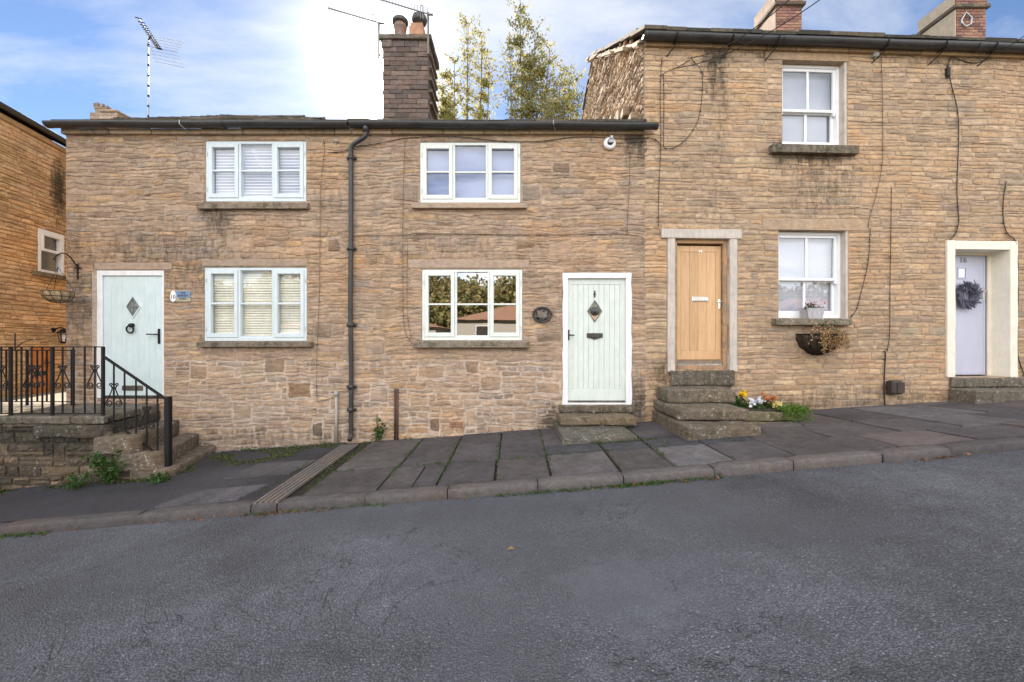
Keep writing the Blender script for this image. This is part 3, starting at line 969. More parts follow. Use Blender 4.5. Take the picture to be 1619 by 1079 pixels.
hf = lambda z: 1.12 if z < EYE - .35 else 1.0
big10 = [rect(FL, 418, 566, 452, 592), rect(FL, 455, 605, 492, 632), rect(FL, 368, 640, 398, 664), rect(FL, 358, 372, 400, 402), rect(FL, 498, 512, 525, 535), rect(FL, 300, 276, 320, 303), rect(FL, 520, 622, 552, 650)]
big12 = [rect(FL, 575, 540, 607, 562), rect(FL, 660, 580, 702, 602), rect(FL, 760, 594, 792, 620), rect(FL, 868, 380, 902, 405), rect(FL, 753, 375, 783, 397), rect(FL, 735, 648, 752, 678), rect(FL, 846, 603, 886, 622), rect(FL, 848, 527, 888, 542),
         rect(FL, 873, 258, 902, 275), rect(FL, 940, 256, 962, 270), rect(FL, 825, 292, 855, 320), rect(FL, 586, 612, 614, 638), rect(FL, 620, 290, 662, 322), rect(FL, 735, 570, 758, 592)]
m10, m12 = MB(FL), MB(FL)
RL = [W10U, W10L, D10, W12U, W12L, D12, L10L, L10D, S10U, S10L, J10L, L12L, S12U, S12L, (XL - 5, XL + .01, -9, 9), (XL, 9, ZE - .01, 9)]
wall_stones(WarpMB(SplitMB(m10, m12, XP), RL, 3, .030), XL, CORNER + .05, EYE - 2.3, ZE, [W10U, W10L, D10, W12U, W12L, D12, L10L, L10D, S10U, S10L, J10L, L12L, S12U, S12L], rng, (.050, .104), (.14, .55), P_LEFT, W_LEFT, st_left, 40, .005, .0085, gaplow=(EYE - .20, .0125), hfun=hf, bigs=big10 + big12)
for mm, a, b, hol, hh, gl, gr in ((m10, XL, XP, [W10U, W10L, D10], h10, True, False), (m12, XP, CORNER + .05, [W12U, W12L, D12], h12, False, False)):
    wall_back(mm, a, b, EYE - 2.3, ZE, hol, .26, n0=.002, c=lambda z: (.51, .40, .315) if z < EYE - .2 else (.41, .305, .22), stainf=st_left)
    shell(mm, a + .003, b - .003, EYE - 2.3, ZE - .05, 8.0, RN, ZRIDGE - .12, left=gl, right=gr, fr=.012)
    mm.build('wall', 'wall_stone', hh)

ZE2 = EYE + 4.65
ZR2 = EYE + 7.35
m14, m16 = MB(FR), MB(FR)
holes14 = [W14U, W14L, D14]
blk14 = [L14U, L14L, S14U, S14L, J14L, J14R, J14T]
RR = holes14 + blk14 + [D16, F16, (-5, .01, -9, 9), (0, 20, ZE2 - .01, 9)]
wall_stones(WarpMB(SplitMB(m14, m16, UP), RR, 4, .014), 0.0, UE, EYE - 2.3, ZE2, holes14 + blk14 + [D16, F16], rng, (.072, .108), (.16, .48), P_RIGHT, W_RIGHT, st_right, 7, .005, .008)
for mm, a, b, hol, hh, gr in ((m14, 0.0, UP, holes14, h14, False), (m16, UP, UE, [D16], h16, True)):
    wall_back(mm, a, b, EYE - 2.3, ZE2, hol, .28, n0=.003, c=(.40, .30, .215), stainf=st_right)
    shell(mm, a + .003, b - .003, EYE - 2.3, ZE2 - .05, 8.4, RN + .06, ZR2 - .15, left=False, right=gr, fr=.012)
    mm.build('wall', 'squared_stone', hh)

# gable of the tall house above the low roof: local x runs toward the street (-Y), local y into the wall (+X)
FG = Matrix.Translation((CORNER, YW, 0)) @ Matrix.Rotation(R(-90), 4, 'Z')
def verge(u):
    n = -u
    p = (ZR2 - (ZE2 + .12)) / (RN + .05)
    return ZE2 + .10 + (n * p if n < RN + .05 else (2 * (RN + .05) - n) * p)
mbg = MB(FG)
P_GAB = [(.42, .32, .235), (.50, .40, .30), (.34, .255, .19), (.26, .195, .145), (.58, .47, .36)]
rg = np.random.default_rng(5)
wall_stones(mbg, -8.3, -.012, ZE - .3, ZR2 + .1, [], rg, (.045, .10), (.14, .5), P_GAB, [.3, .25, .2, .15, .1], None, 0, -.0 + .006, .032, top=verge)
wall_back(mbg, -8.35, 0, EYE - 2.3, ZR2 + .1, [], .1, n0=.006, c=(.40, .30, .20), top=verge)
mbg.build('gable_wall', 'wall_stone', h14)
# projecting through-stones low on the gable
for k, (u, dz, w_, h_, pr) in enumerate([(-1.95, .03, .34, .15, .12), (-1.35, .10, .30, .20, .13), (-2.5, .05, .26, .15, .11), (-.62, .06, .40, .12, .14), (-.95, .22, .22, .16, .12)]):
    mbp = MB(FG); zz_ = ZE + .02 - u * .57 + dz - .12
    mbp.rock([(u, -pr), (u + w_, -pr), (u + w_, .05), (u, .05)], zz_, zz_ + h_, 40 + k, .02, 3, .02, (.30, .22, .15, .1))
    mbp.build('through_stone', 'wall_stone', h14)
# verge pointing (mortar fillet)
mbf = MB(FG)
pts = [(-.06 - i * (RN - .1) / 24, -.05, verge(-.06 - i * (RN - .1) / 24) - .05) for i in range(25)]
mbf.tube(pts, [.045 + .012 * math.sin(i * 1.9) for i in range(25)], 6, (.52, .40, .30, 0))
mbf.build('verge_pointing', 'smooth_stone', h14)

# ------------------------------------------------------------------ roofs
def hump(u, s):
    """sag of the old roof: high at the left verge end of the ridge, dipping toward the chimney"""
    return s * (fl(u, [(-7.2, .16), (-6.4, .14), (-5.2, .10), (-4.2, .0), (-3.0, -.05), (2.3, -.02)]) + .02 * math.sin(u * 3.1)) 
rr = np.random.default_rng(21)
for hh, a, b, ov in ((h10, XL, XP, .07), (h12, XP, CORNER, .0)):
    m = MB(FL)
    slates(m, a, b, -.03, ZE + .10, RN, ZRIDGE, rr, 15, hump, over=ov)
    slates(m, a, b, 8.1, ZE + .0, RN, ZRIDGE, rr, 9, hump, over=ov)
    r0 = MB(FL)
    m.build('roof', 'slate_stone', hh)
    # ridge stones
    x = a
    while x < b - .05:
        x2 = min(x + rr.uniform(.45, .7), b)
        zc = ZRIDGE + .055 + hump((x + x2) / 2, 1)
        r0.add([(x, RN - .2, zc - .10), (x, RN, zc + .03), (x, RN + .2, zc - .10), (x2 - .01, RN - .2, zc - .10), (x2 - .01, RN, zc + .03), (x2 - .01, RN + .2, zc - .10)],
               [(0, 3, 4, 1), (1, 4, 5, 2), (0, 1, 2), (3, 5, 4)], (.15, .13, .10, 0))
        x = x2
    r0.build('ridge_stones', 'slate_stone', hh)
rr2 = np.random.default_rng(22)
for hh, a, b, ov in ((h14, 0, UP, .03), (h16, UP, UE, .0)):
    m = MB(FR)
    uf = (lambda n: n * math.tan(ROT)) if hh is h14 else a
    slates(m, uf, b, -.06, ZE2 + .19, RN + .05, ZR2, rr2, 15, None, over=ov, th=(.03, .055))
    slates(m, uf, b, 8.4, ZE2 + .05, RN + .05, ZR2, rr2, 9, None, over=ov)
    m.build('roof', 'slate_stone', hh)

# verge slates of the tall house gable: thick edges seen end-on
mv = MB(FG)
rv = np.random.default_rng(8)
n = -.02
while n < RN + .1:
    u = -n
    zt = verge(u) - .02
    t = rv.uniform(.035, .06); ln_ = rv.uniform(.42, .60); pj = rv.uniform(.02, .18)
    sl = (ZR2 - ZE2 - .12) / (RN + .05)
    dr = rv.uniform(-.06, .05)
    p = [(u, zt - .04 + dr), (u - ln_, zt + ln_ * (sl * .75)), (u - ln_, zt + ln_ * (sl * .75) + t), (u, zt - .04 + t + dr)]
    vs = [(x, -pj - rv.uniform(-.01, .02), z) for x, z in p] + [(x, .12, z) for x, z in p]
    cc = np.array([.30, .225, .155]) * rv.uniform(.55, 1.4)
    mv.add(vs, [(0, 1, 2, 3), (7, 6, 5, 4), (0, 4, 5, 1), (1, 5, 6, 2), (2, 6, 7, 3), (3, 7, 4, 0)], (*cc, 0))
    n += rv.uniform(.12, .19)
mv.build('verge_slates', 'slate_stone', h14)

# stone eaves course / wall-head under the gutters
def eaves(house, F, u0, u1, z, seed, col):
    m = MB(F); r_ = np.random.default_rng(seed)
    x = u0
    while x < u1 - .02:
        x2 = min(u1, x + r_.uniform(.5, 1.0))
        if u1 - x2 < .25: x2 = u1
        m.box(x + .003, x2 - .003, -.055 - r_.uniform(0, .012), .1, z - .07, z + .015, (*(np.array(col) * r_.uniform(.8, 1.15)), r_.uniform(0, .5)), .008)
        x = x2
    m.build('eaves_course', 'smooth_stone', house)
eaves(h10, FL, XL - .02, XP, ZE + .0, 1, (.36, .27, .19))
eaves(h12, FL, XP, CORNER, ZE + .0, 2, (.40, .29, .19))
eaves(h14, FR, 0, UP, ZE2 + .06, 3, (.36, .25, .15))
eaves(h16, FR, UP, UE, ZE2 + .06, 4, (.40, .27, .15))

# ------------------------------------------------------------------ gutters and downpipes
def gutter(house, F, u0, u1, z, r=.065, caps=(False, False), drop=0.0, join=()):
    m = MB(F)
    n = 12
    vs, f = [], []
    ang = [math.pi + math.pi * i / n for i in range(n + 1)]
    prof = [(math.cos(a) * r, math.sin(a) * r) for a in ang] + [(math.cos(a) * (r - .006), math.sin(a) * (r - .006)) for a in reversed(ang)]
    prof[0] = (prof[0][0] - .006, .004)
    us = np.linspace(u0, u1, max(2, int((u1 - u0) / .4)))
    k = len(prof)
    for i, u in enumerate(us):
        zz_ = z - drop * (u - u0) + .004 * math.sin(u * 2.7)
        vs += [(u, -.13 + a, zz_ + b) for a, b in prof]
    for i in range(len(us) - 1):
        for j in range(k):
            f.append((i * k + j, (i + 1) * k + j, (i + 1) * k + (j + 1) % k, i * k + (j + 1) % k))
    m.add(vs, f)
    for e, u in ((0, us[0]), (1, us[-1])):
        if caps[e]:
            zz_ = z - drop * (u - u0)
            pr = [(-.13 + math.cos(a) * r * 1.06, zz_ + math.sin(a) * r * 1.06) for a in ang]
            d = .02
            m.add([(u - d, a, b) for a, b in pr] + [(u + d, a, b) for a, b in pr], [tuple(range(n, -1, -1)), tuple(range(n + 1, 2 * n + 2))] + [(j, j + 1, n + 2 + j, n + 1 + j) for j in range(n)])
    for u in join:
        zz_ = z - drop * (u - u0)
        for a0, b0 in zip(ang[:-1], ang[1:]):
            R2 = r * 1.12
            m.add([(u - .05, -.13 + math.cos(a0) * R2, zz_ + math.sin(a0) * R2), (u + .05, -.13 + math.cos(a0) * R2, zz_ + math.sin(a0) * R2),
                   (u + .05, -.13 + math.cos(b0) * R2, zz_ + math.sin(b0) * R2), (u - .05, -.13 + math.cos(b0) * R2, zz_ + math.sin(b0) * R2)], [(0, 1, 2, 3)])
    return m.build('gutter', 'gutter_black', house, True)


ZG = EYE + 3.375
g10 = gutter(h10, FL, -7.18, XP - .02, ZG, .07, (True, False), join=(-4.5,))
g12 = gutter(h12, FL, XP + .0, on(FL, 1033, 195)[0] + .0, ZG, .07, (False, True), .006, join=(.0,))
ZG2 = EYE + 4.745
g14 = gutter(h14, FR, -.03, UP, ZG2, .078, (True, False), join=(2.2,))
g16 = gutter(h16, FR, UP, UE, ZG2, .078, (False, True), join=(5.4,))
def brackets(house, F, pxs, z, r, drop_len=.24):
    for px in pxs:
        u = on(F, px, 70)[0]
        m = MB(F)
        m.tube([(u, -.13, z - r - .008), (u + .03, -.10, z - r - .03), (u - .03, -.06, z - r - .10), (u - .10, .01, z - r - drop_len * .75)], .009, 6)
        m.box(u - .012, u + .012, -.13 - r - .012, -.13 + r, z - r - .014, z - r - .006)
        m.tube([(u, -.13 - r - .008, z + .01), (u, -.13 - r - .008, z - r * .4), (u, -.13 - r * .6, z - r - .008)], .008, 6)
        m.build('gutter_bracket', 'iron_black', house)
brackets(h14, FR, (1062, 1148, 1218, 1386), ZG2, .078)
brackets(h16, FR, (1475, 1552), ZG2, .078)
for u, hh in ((on(FL, 300, 197)[0], h10), (on(FL, 873, 200)[0], h12)):
    mbw = MB(FL)     # galvanised strap
    mbw.tube([(u, -.205, ZG + .01), (u, -.2, ZG - .05), (u + .03, -.13, ZG - .09), (u + .05, -.02, ZG - .12)], .006, 6)
    mbw.build('gutter_strap', 'galvanised', hh)

# main downpipe with swan neck
md = MB(FL)
ud = on(FL, 557, 400)[0]; us_ = on(FL, 583, 205)[0]
zb = gw(ud) + .04
md.tube([(us_, -.13, ZG - .05), (us_, -.13, ZG - .18), (us_ - .02, -.125, ZG - .215), (ud + .05, -.075, ZG - .30), (ud, -.06, ZG - .36), (ud, -.055, ZG - .5), (ud, -.055, 3.0), (ud - .01, -.055, 2.0), (ud + .005, -.055, 1.0), (ud, -.055, zb + .12), (ud, -.06, zb + .06), (ud, -.11, zb)], .034, 12)
for z in (ZG - .5, 2.95, 1.75, .78, .42):
    md.tube([(ud, -.055, z - .035), (ud, -.055, z + .035)], .042, 12)
    md.box(ud - .075, ud + .075, -.03, -.008, z - .015, z + .015)
    for s_ in (-1, 1): md.box(ud + s_ * .06 - .012, ud + s_ * .06 + .012, -.045, -.01, z - .02, z + .02)
md.tube([(us_, -.13, ZG - .02), (us_, -.13, ZG - .14)], .046, 12)
md.build('downpipe', 'gutter_black', h12, True)
mw = MB(FL)
uw = on(FL, 533, 650)[0]
mw.tube([(uw, -.03, gw(uw) - .02), (uw, -.03, on(FL, 0, 626)[1])], .021, 10)
mw.tube([(uw, -.03, on(FL, 0, 626)[1]), (uw, -.03, on(FL, 0, 618)[1])], .034, 10)
mw.build('waste_pipe', 'cable_grey', h10, True)
mr = MB(FL)
for du in (-.02, .02):
    ur = on(FL, 627, 650)[0] + du
    mr.tube([(ur, -.02, gw(ur) - .02), (ur, -.02, on(FL, 0, 615)[1])], .0155, 8)
mr.build('twin_pipe', 'rust_pipe', h12, True)
# air brick
ma = MB(FL)
ra = rect(FL, 711, 666, 734, 676)
ma.box(ra[0], ra[1], -.016, .02, ra[2], ra[3], (1, 1, 1, 0), .003)
ma.build('air_brick', 'terracotta', h12)
mh = MB(FL)
for j in range(8):
    for k in range(3):
        x = ra[0] + .015 + j * (ra[1] - ra[0] - .03) / 8; z = ra[2] + .012 + k * .027
        mh.box(x, x + .014, -.019, -.0165, z, z + .016)
mh.build('painted_vent_holes', 'ink', h12)  # black tabs on the brick face; the shade inside the holes is painted

# ------------------------------------------------------------------ sills and lintels
def slab_rect(house, F, r, proj, name, mat, col, seed, back=.12, bev=.008, amp=.004):
    m = MB(F)
    m.rock([(r[0], -proj), (r[1], -proj), (r[1], back), (r[0], back)], r[2], r[3], seed, bev, 4, amp, col)
    return m.build(name, mat, house)


slab_rect(h10, FL, S10U, .075, 'sill', 'dark_stone', (.26, .20, .15, .2), 1)
slab_rect(h10, FL, S10L, .085, 'sill', 'dark_stone', (.22, .17, .13, .3), 2)
slab_rect(h12, FL, S12U, .075, 'sill', 'smooth_stone', (.40, .30, .22, .0), 3)
slab_rect(h12, FL, S12L, .10, 'sill', 'dark_stone', (.25, .20, .15, .1), 4)
slab_rect(h14, FR, S14U, .10, 'sill', 'dark_stone', (.20, .16, .115, .45), 5)
slab_rect(h14, FR, S14L, .10, 'sill', 'step_stone', (.22, .18, .13, .1), 6)
slab_rect(h12, FL, L12L, .010, 'lintel', 'smooth_stone', (.41, .30, .22, .0), 7, amp=.002, bev=.004)
slab_rect(h10, FL, L10L, .010, 'lintel', 'smooth_stone', (.36, .27, .20, .0), 8, amp=.002, bev=.004)
slab_rect(h10, FL, L10D, .010, 'lintel', 'smooth_stone', (.40, .29, .215, .0), 9, amp=.002, bev=.004)
slab_rect(h14, FR, L14U, .008, 'lintel', 'smooth_stone', (.40, .28, .175, .15), 10, amp=.002, bev=.004, back=.26)
slab_rect(h14, FR, L14L, .008, 'lintel', 'smooth_stone', (.42, .30, .20, .0), 11, amp=.002, bev=.004, back=.26)
slab_rect(h10, FL, J10L, .008, 'jamb', 'smooth_stone', (.45, .35, .28, 0), 12, amp=.003, bev=.004)
slab_rect(h14, FR, J14L, .02, 'jamb', 'pale_render', (1, 1, 1, 0), 13, amp=.005, bev=.008, back=.2)
slab_rect(h14, FR, J14R, .02, 'jamb', 'pale_render', (1, 1, 1, 0), 14, amp=.005, bev=.008, back=.2)
slab_rect(h14, FR, J14T, .032, 'lintel', 'pale_render', (1, 1, 1, 0), 15, amp=.005, bev=.008, back=.2)
# grey rendered reveals of the sash windows
for r in (W14U, W14L):
    m = MB(FR); m.box(r[1] - .035, r[1] + .02, .006, .24, r[2], r[3] - .004)
    m.build('reveal', 'pale_render', h14)

# ------------------------------------------------------------------ windows
def frame_rect(m, u0, u1, z0, z1, wd, n0, n1, b=.004, c=(1, 1, 1, 0), wb=None):
    wb = wb or wd
    m.box(u0, u0 + wd, n0, n1, z0, z1, c, b); m.box(u1 - wd, u1, n0, n1, z0, z1, c, b)
    m.box(u0 + wd, u1 - wd, n0 + .0005, n1, z1 - wd, z1, c, b); m.box(u0 + wd, u1 - wd, n0 + .0005, n1, z0, z0 + wb, c, b)


def casement(house, r, mat, blind_or_sky_sheet, bmat, seed, glass='glass', lo=0.0):
    u0, u1, z0, z1 = r
    root = MB(FL)
    w_ = u1 - u0; fw = .042
    frame_rect(root, u0 + .002, u1 - .002, z0 + .004, z1 - .004, fw, .006, .09, wb=.055)
    m1 = u0 + w_ * .337; m2 = u0 + w_ * .665
    for mu in (m1, m2): root.box(mu - .017, mu + .017, .010, .088, z0 + .05, z1 - fw, (1, 1, 1, 0), .003)
    root.box(m1 + .017, m2 - .017, .014, .075, z0 + .052, z0 + .085, (1, 1, 1, 0), .004)
    win = root.build('window', mat, house)
    zm = (z0 + z1) / 2 + .012
    # opening side lights
    for a, b in ((u0 + fw + .003, m1 - .02), (m2 + .02, u1 - fw - .003)):
        s = MB(FL)
        frame_rect(s, a, b, z0 + .06, z1 - fw - .003, .058, -.004, .06, .005, wb=.068)
        s.box(a + .05, b - .05, .004, .05, zm - .014, zm + .014, (1, 1, 1, 0), .004)
        s.build('casement', mat, win)
    s = MB(FL)
    s.box(m1 + .017, m2 - .017, .018, .06, zm - .014, zm + .014, (1, 1, 1, 0), .004)
    s.build('glazing_bar', mat, win)
    for uu in (u0 + .026, u1 - .026):
        for zz_ in (z0 + .2, z1 - .2):
            s = MB(FL); s.tube([(uu, -.004, zz_ - .035), (uu, -.004, zz_ + .035)], .006, 6); s.build('hinge', mat, win)
    g = MB(FL)
    for a, b in ((u0 + .1, m1 - .06), (m1 + .015, m2 - .015), (m2 + .06, u1 - .1)):
        for c_, d_ in ((z0 + .07, zm), (zm, z1 - .05)):
            tl = random.Random(seed + a).uniform(-.0025, .0025)
            g.add([(a, .040 + tl, c_), (b, .040 - tl, c_), (b, .040 - tl, d_), (a, .040 + tl, d_)], [(0, 1, 2, 3)])
    g.build('glass', glass, win)
    if blind_or_sky_sheet:
        m = MB(FL); rb = np.random.default_rng(seed)
        z = z0 + .05
        pitch = blind_or_sky_sheet
        while z < z1 - .02:
            tl = rb.uniform(.007, .011) if pitch < .2 else .003
            zt_b = min(z + pitch * .97, z1 - .025)
            y = .105 + rb.uniform(-.002, .002)
            sag = rb.uniform(-.002, .002)
            v = [(u0 + .055, y - tl, z), (u1 - .055, y - tl, z + sag), (u1 - .055, y + tl, zt_b + sag), (u0 + .055, y + tl, zt_b)]
            m.add(v, [(0, 1, 2, 3)], (*([1 * rb.uniform(.9, 1)] * 3), 0))
            z += pitch
        m.build('blind_or_sky_sheet', bmat, win)  # a real blind, except the added blue sheet that paints reflected sky
    else:
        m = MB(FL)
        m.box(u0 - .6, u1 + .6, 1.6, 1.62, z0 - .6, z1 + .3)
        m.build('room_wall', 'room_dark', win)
    return win


casement(h10, W10U, 'blue_grey_paint', .048, 'blind_white', 1)
casement(h10, W10L, 'blue_grey_paint', .040, 'blind_cream', 2)
casement(h12, W12U, 'cream_paint', 1.2, 'sky_reflection_blue', 3, 'glass')  # single blue sheet stands in for sky reflected in the glass
casement(h12, W12L, 'cream_paint', 0, None, 4, 'glass_mirrorlike')


def sash(house, r, seed, bm='blind_white'):
    u0, u1, z0, z1 = r
    u1 = u1 - .035 - .002
    n0 = .10
    m = MB(FR)
    fw = .045
    frame_rect(m, u0 + .002, u1, z0 + .012, z1 - .004, fw, n0, n0 + .12, wb=.05)
    win = m.build('window', 'plastic_white', house)
    zm = z0 + (z1 - z0) * .455
    # upper sash
    s = MB(FR)
    a, b = u0 + fw, u1 - fw
    frame_rect(s, a, b, zm - .02, z1 - fw - .004, .05, n0 + .018, n0 + .06, .005, wb=.045)
    s.box((a + b) / 2 - .018, (a + b) / 2 + .018, n0 + .022, n0 + .05, zm + .02, z1 - fw - .05, (1, 1, 1, 0), .004)
    for uu in (a + .025, b - .025):    # run-through horns
        s.prism([(uu - .025, zm - .02), (uu + .025, zm - .02), (uu + .022, zm - .05), (uu + .010, zm - .075), (uu - .010, zm - .075), (uu - .022, zm - .05)], n0 + .020, n0 + .058)
    s.build('upper_sash', 'plastic_white', win)
    s = MB(FR)
    frame_rect(s, a, b, z0 + .065, zm + .01, .045, n0 + .064, n0 + .105, .005, wb=.07)
    s.box((a + b) / 2 - .018, (a + b) / 2 + .018, n0 + .068, n0 + .095, z0 + .12, zm - .03, (1, 1, 1, 0), .004)
    s.build('lower_sash', 'plastic_white', win)
    g = MB(FR)
    g.add([(a + .03, n0 + .04, zm), (b - .03, n0 + .041, zm), (b - .03, n0 + .041, z1 - .08), (a + .03, n0 + .04, z1 - .08)], [(0, 1, 2, 3)])
    g.add([(a + .03, n0 + .086, z0 + .1), (b - .03, n0 + .085, z0 + .1), (b - .03, n0 + .085, zm), (a + .03, n0 + .086, zm)], [(0, 1, 2, 3)])
    g.build('glass', 'glass', win)
    m = MB(FR); z = z0 + .05
    rb = np.random.default_rng(seed)
    while z < z1 - .03:
        m.add([(a, n0 + .142, z), (b, n0 + .142, z), (b, n0 + .134, z + .0235), (a, n0 + .134, z + .0235)], [(0, 1, 2, 3)], (*([rb.uniform(.93, 1)] * 3), 0))
        z += .026
    m.build('blind_or_sky_sheet', bm, win)
    return win


sash(h14, W14U, 1, 'blind_grey')
sash(h14, W14L, 2)

# ------------------------------------------------------------------ doors
def diamond(m, u, z, w_, h_, n0, n1, fr, c=(1, 1, 1, 0)):
    o = [(u, z + h_), (u + w_, z), (u, z - h_), (u - w_, z)]
    i = [(u + (a - u) * (1 - fr), z + (b - z) * (1 - fr)) for a, b in o]
    for k in range(4):
        q = [o[k], o[(k + 1) % 4], i[(k + 1) % 4], i[k]]
        m.prism(q, n0, n1, c)


# number 10: mint panelled composite door in a white frame
u0, u1, z0, z1 = D10
m = MB(FL)
m.box(u0, u0 + .085, -.004, .09, z0 + .01, z1, (1, 1, 1, 0), .006)
m.box(u1 - .03, u1, -.004, .09, z0 + .01, z1, (1, 1, 1, 0), .006)
m.box(u0 + .085, u1 - .03, -.0035, .09, z1 - .082, z1, (1, 1, 1, 0), .006)
fr10 = MB(FL)
a, b = u0 + .09, u1 - .034
zt = z1 - .086
d = MB(FL)
d.box(a, b, .022, .07, z0 + .05, zt, (1, 1, 1, 0), .004)
for k in range(9):      # faint vertical moulded planks
    x = a + .12 + k * (b - a - .24) / 8
    if k in (0, 8): d.box(x - .004, x + .004, .017, .023, z0 + .16, zt - .12)
    else: d.box(x - .0025, x + .0025, .0195, .023, z0 + .18, zt - .16)
door = d.build('door', 'mint_paint', h10)
m.build('door_frame', 'white_paint', door)
t_ = MB(FL); t_.box(a - .01, b + .01, .0, .08, z0 + .012, z0 + .048, (1, 1, 1, 0), .004); t_.build('threshold', 'dark_pewter', door)
cu, cz = on(FL, 209, 485)
m = MB(FL); diamond(m, cu, cz, .125, .19, .008, .024, .16); m.build('glazing_surround', 'mint_paint', door)
m = MB(FL); diamond(m, cu, cz, .104, .158, .006, .016, .10); 
for s_ in (-1, 1):
    m.box(cu + s_ * .05 - .045, cu + s_ * .05 + .045, .009, .015, cz - .004, cz + .004); m.box(cu - .004, cu + .004, .009, .015, cz + s_ * .075 - .07, cz + s_ * .075 + .07)
m.prism([(cu, cz + .03), (cu + .02, cz), (cu, cz - .03), (cu - .02, cz)], .006, .016)
m.build('leading', 'lead', door)
m = MB(FL); m.add([(cu, .013, cz + .15), (cu + .098, .013, cz), (cu, .013, cz - .15), (cu - .098, .013, cz)], [(0, 1, 2, 3)]); m.build('door_glass', 'glass_mirrorlike', door)
ku, kz = on(FL, 207, 518)
m = MB(FL)
ring = [(ku - .005 + .055 * math.sin(t), -.012 - .006 * math.cos(t), kz - .03 + .055 * math.cos(t)) for t in np.linspace(0, 2 * math.pi, 25)]
m.tube(ring, .0115, 8)
m.lathe([(0, -.035), (.028, -.03), (.035, -.01), (.035, .022)], (ku + .008, 0, kz + .032), 14, axis='Y')
m.build('knocker', 'iron_black', door, True)
hu, hz = on(FL, 250, 532)
m = MB(FL); m.box(hu - .018, hu + .018, .006, .023, hz - .12, hz + .12, (1, 1, 1, 0), .006)
m.tube([(hu, .01, hz + .03), (hu, -.035, hz + .03), (hu - .02, -.042, hz + .03), (hu - .15, -.04, hz + .032)], .010, 8)
m.build('handle', 'iron_black', door, False)
lu, lz = on(FL, 208, 614)
m = MB(FL); m.box(lu - .165, lu + .165, .006, .023, lz - .04, lz + .04, (1, 1, 1, 0), .008); m.box(lu - .14, lu + .14, .002, .008, lz - .022, lz + .022, (1, 1, 1, 0), .004)
m.build('letterbox', 'pewter', door)

# number 12: sage boarded door
u0, u1, z0, z1 = D12
a, b = u0 + .078, u1 - .085
d = MB(FL)
zt = z1 - .085
d.box(a, b, .05, .09, z0 + .045, zt, (1, 1, 1, 0), .003)
d.box(a, b, .036, .052, z0 + .045, z0 + .24, (1, 1, 1, 0), .004); d.box(a, b, .036, .052, zt - .09, zt, (1, 1, 1, 0), .004)
d.box(a, a + .085, .036, .052, z0 + .24, zt - .09, (1, 1, 1, 0), .004); d.box(b - .085, b, .036, .052, z0 + .24, zt - .09, (1, 1, 1, 0), .004)
nb = 9
for k in range(nb):
    x0 = a + .085 + k * (b - a - .17) / nb; x1 = a + .085 + (k + 1) * (b - a - .17) / nb
    d.box(x0 + .0015, x1 - .0015, .040, .052, z0 + .24, zt - .09, (1, 1, 1, 0), .005)
door = d.build('door', 'sage_door_paint', h12)
m = MB(FL)
wob = lambda z: .006 * math.sin(z * 9) + .004 * math.sin(z * 23)
zs = np.linspace(z0 + .0, z1, 14)
for side in (0, 1):
    vs = []
    for z in zs:
        o = (u0 - .004 + wob(z)) if side == 0 else (u1 + .004 + wob(z + 3))
        i = a if side == 0 else b
        vs += [(o, -.012, z), (i, -.010, z), (i, .10, z), (o, .10, z)]
    f = []
    for k in range(len(zs) - 1):
        for j in range(4): f.append((k * 4 + j, k * 4 + (j + 1) % 4, (k + 1) * 4 + (j + 1) % 4, (k + 1) * 4 + j))
    f += [(0, 3, 2, 1), tuple((len(zs) - 1) * 4 + j for j in range(4))]
    m.add(vs, f)
m.box(a, b, -.011, .10, zt, z1 + .002, (1, 1, 1, 0), .006)
m.build('door_frame', 'white_paint', door)
m = MB(FL); m.box(a - .01, b + .01, .0, .09, z0 + .0, z0 + .028, (1, 1, 1, 0), .004); m.build('threshold', 'white_paint', door)
m = MB(FL); m.box(a + .005, b - .005, .012, .06, z0 + .029, z0 + .062, (1, 1, 1, 0), .008); m.build('weather_bar', 'pewter', door)
cu, cz = on(FL, 941, 492)
m = MB(FL); diamond(m, cu, cz, .118, .18, .028, .042, .12); m.build('glazing_surround', 'pewter', door)
m = MB(FL); m.add([(cu, .037, cz + .16), (cu + .105, .037, cz), (cu, .037, cz - .16), (cu - .105, .037, cz)], [(0, 1, 2, 3)]); m.build('door_glass', 'glass_mirrorlike', door)
m = MB(FL); m.lathe([(.0, .0), (.03, .004), (.036, .012), (.05, .010), (.066, .016), (.07, .03), (.07, .04)], (cu, 0, cz - .005), 22, axis='Y'); m.build('knocker', 'dark_pewter', door, True)
m = MB(FL); pu, pz = on(FL, 941, 465); m.lathe([(0, .022), (.012, .024), (.02, .034), (.02, .042)], (pu, 0, pz), 12, axis='Y'); 
m.box(pu - .012, pu + .012, .028, .042, pz - .055, pz + .055, (1, 1, 1, 0), .010); m.build('escutcheon', 'dark_pewter', door)
lu, lz = on(FL, 941, 531)
m = MB(FL)
m.prism([(lu - .125, lz + .04), (lu + .125, lz + .04), (lu + .125, lz - .03), (lu + .07, lz - .04), (lu, lz - .065), (lu - .07, lz - .04), (lu - .125, lz - .03)], .026, .041)
m.box(lu - .085, lu + .085, .018, .028, lz - .028, lz + .022, (1, 1, 1, 0), .006)
m.build('letterbox', 'dark_pewter', door)
hu, hz = on(FL, 898, 530)
m = MB(FL); m.box(hu - .008, hu + .028, .022, .038, hz - .08, hz + .085, (1, 1, 1, 0), .008)
m.tube([(hu + .01, .03, hz + .0), (hu + .01, -.01, hz), (hu + .03, -.02, hz), (hu + .10, -.018, hz - .004)], .010, 8)
m.build('handle', 'iron_black', door)

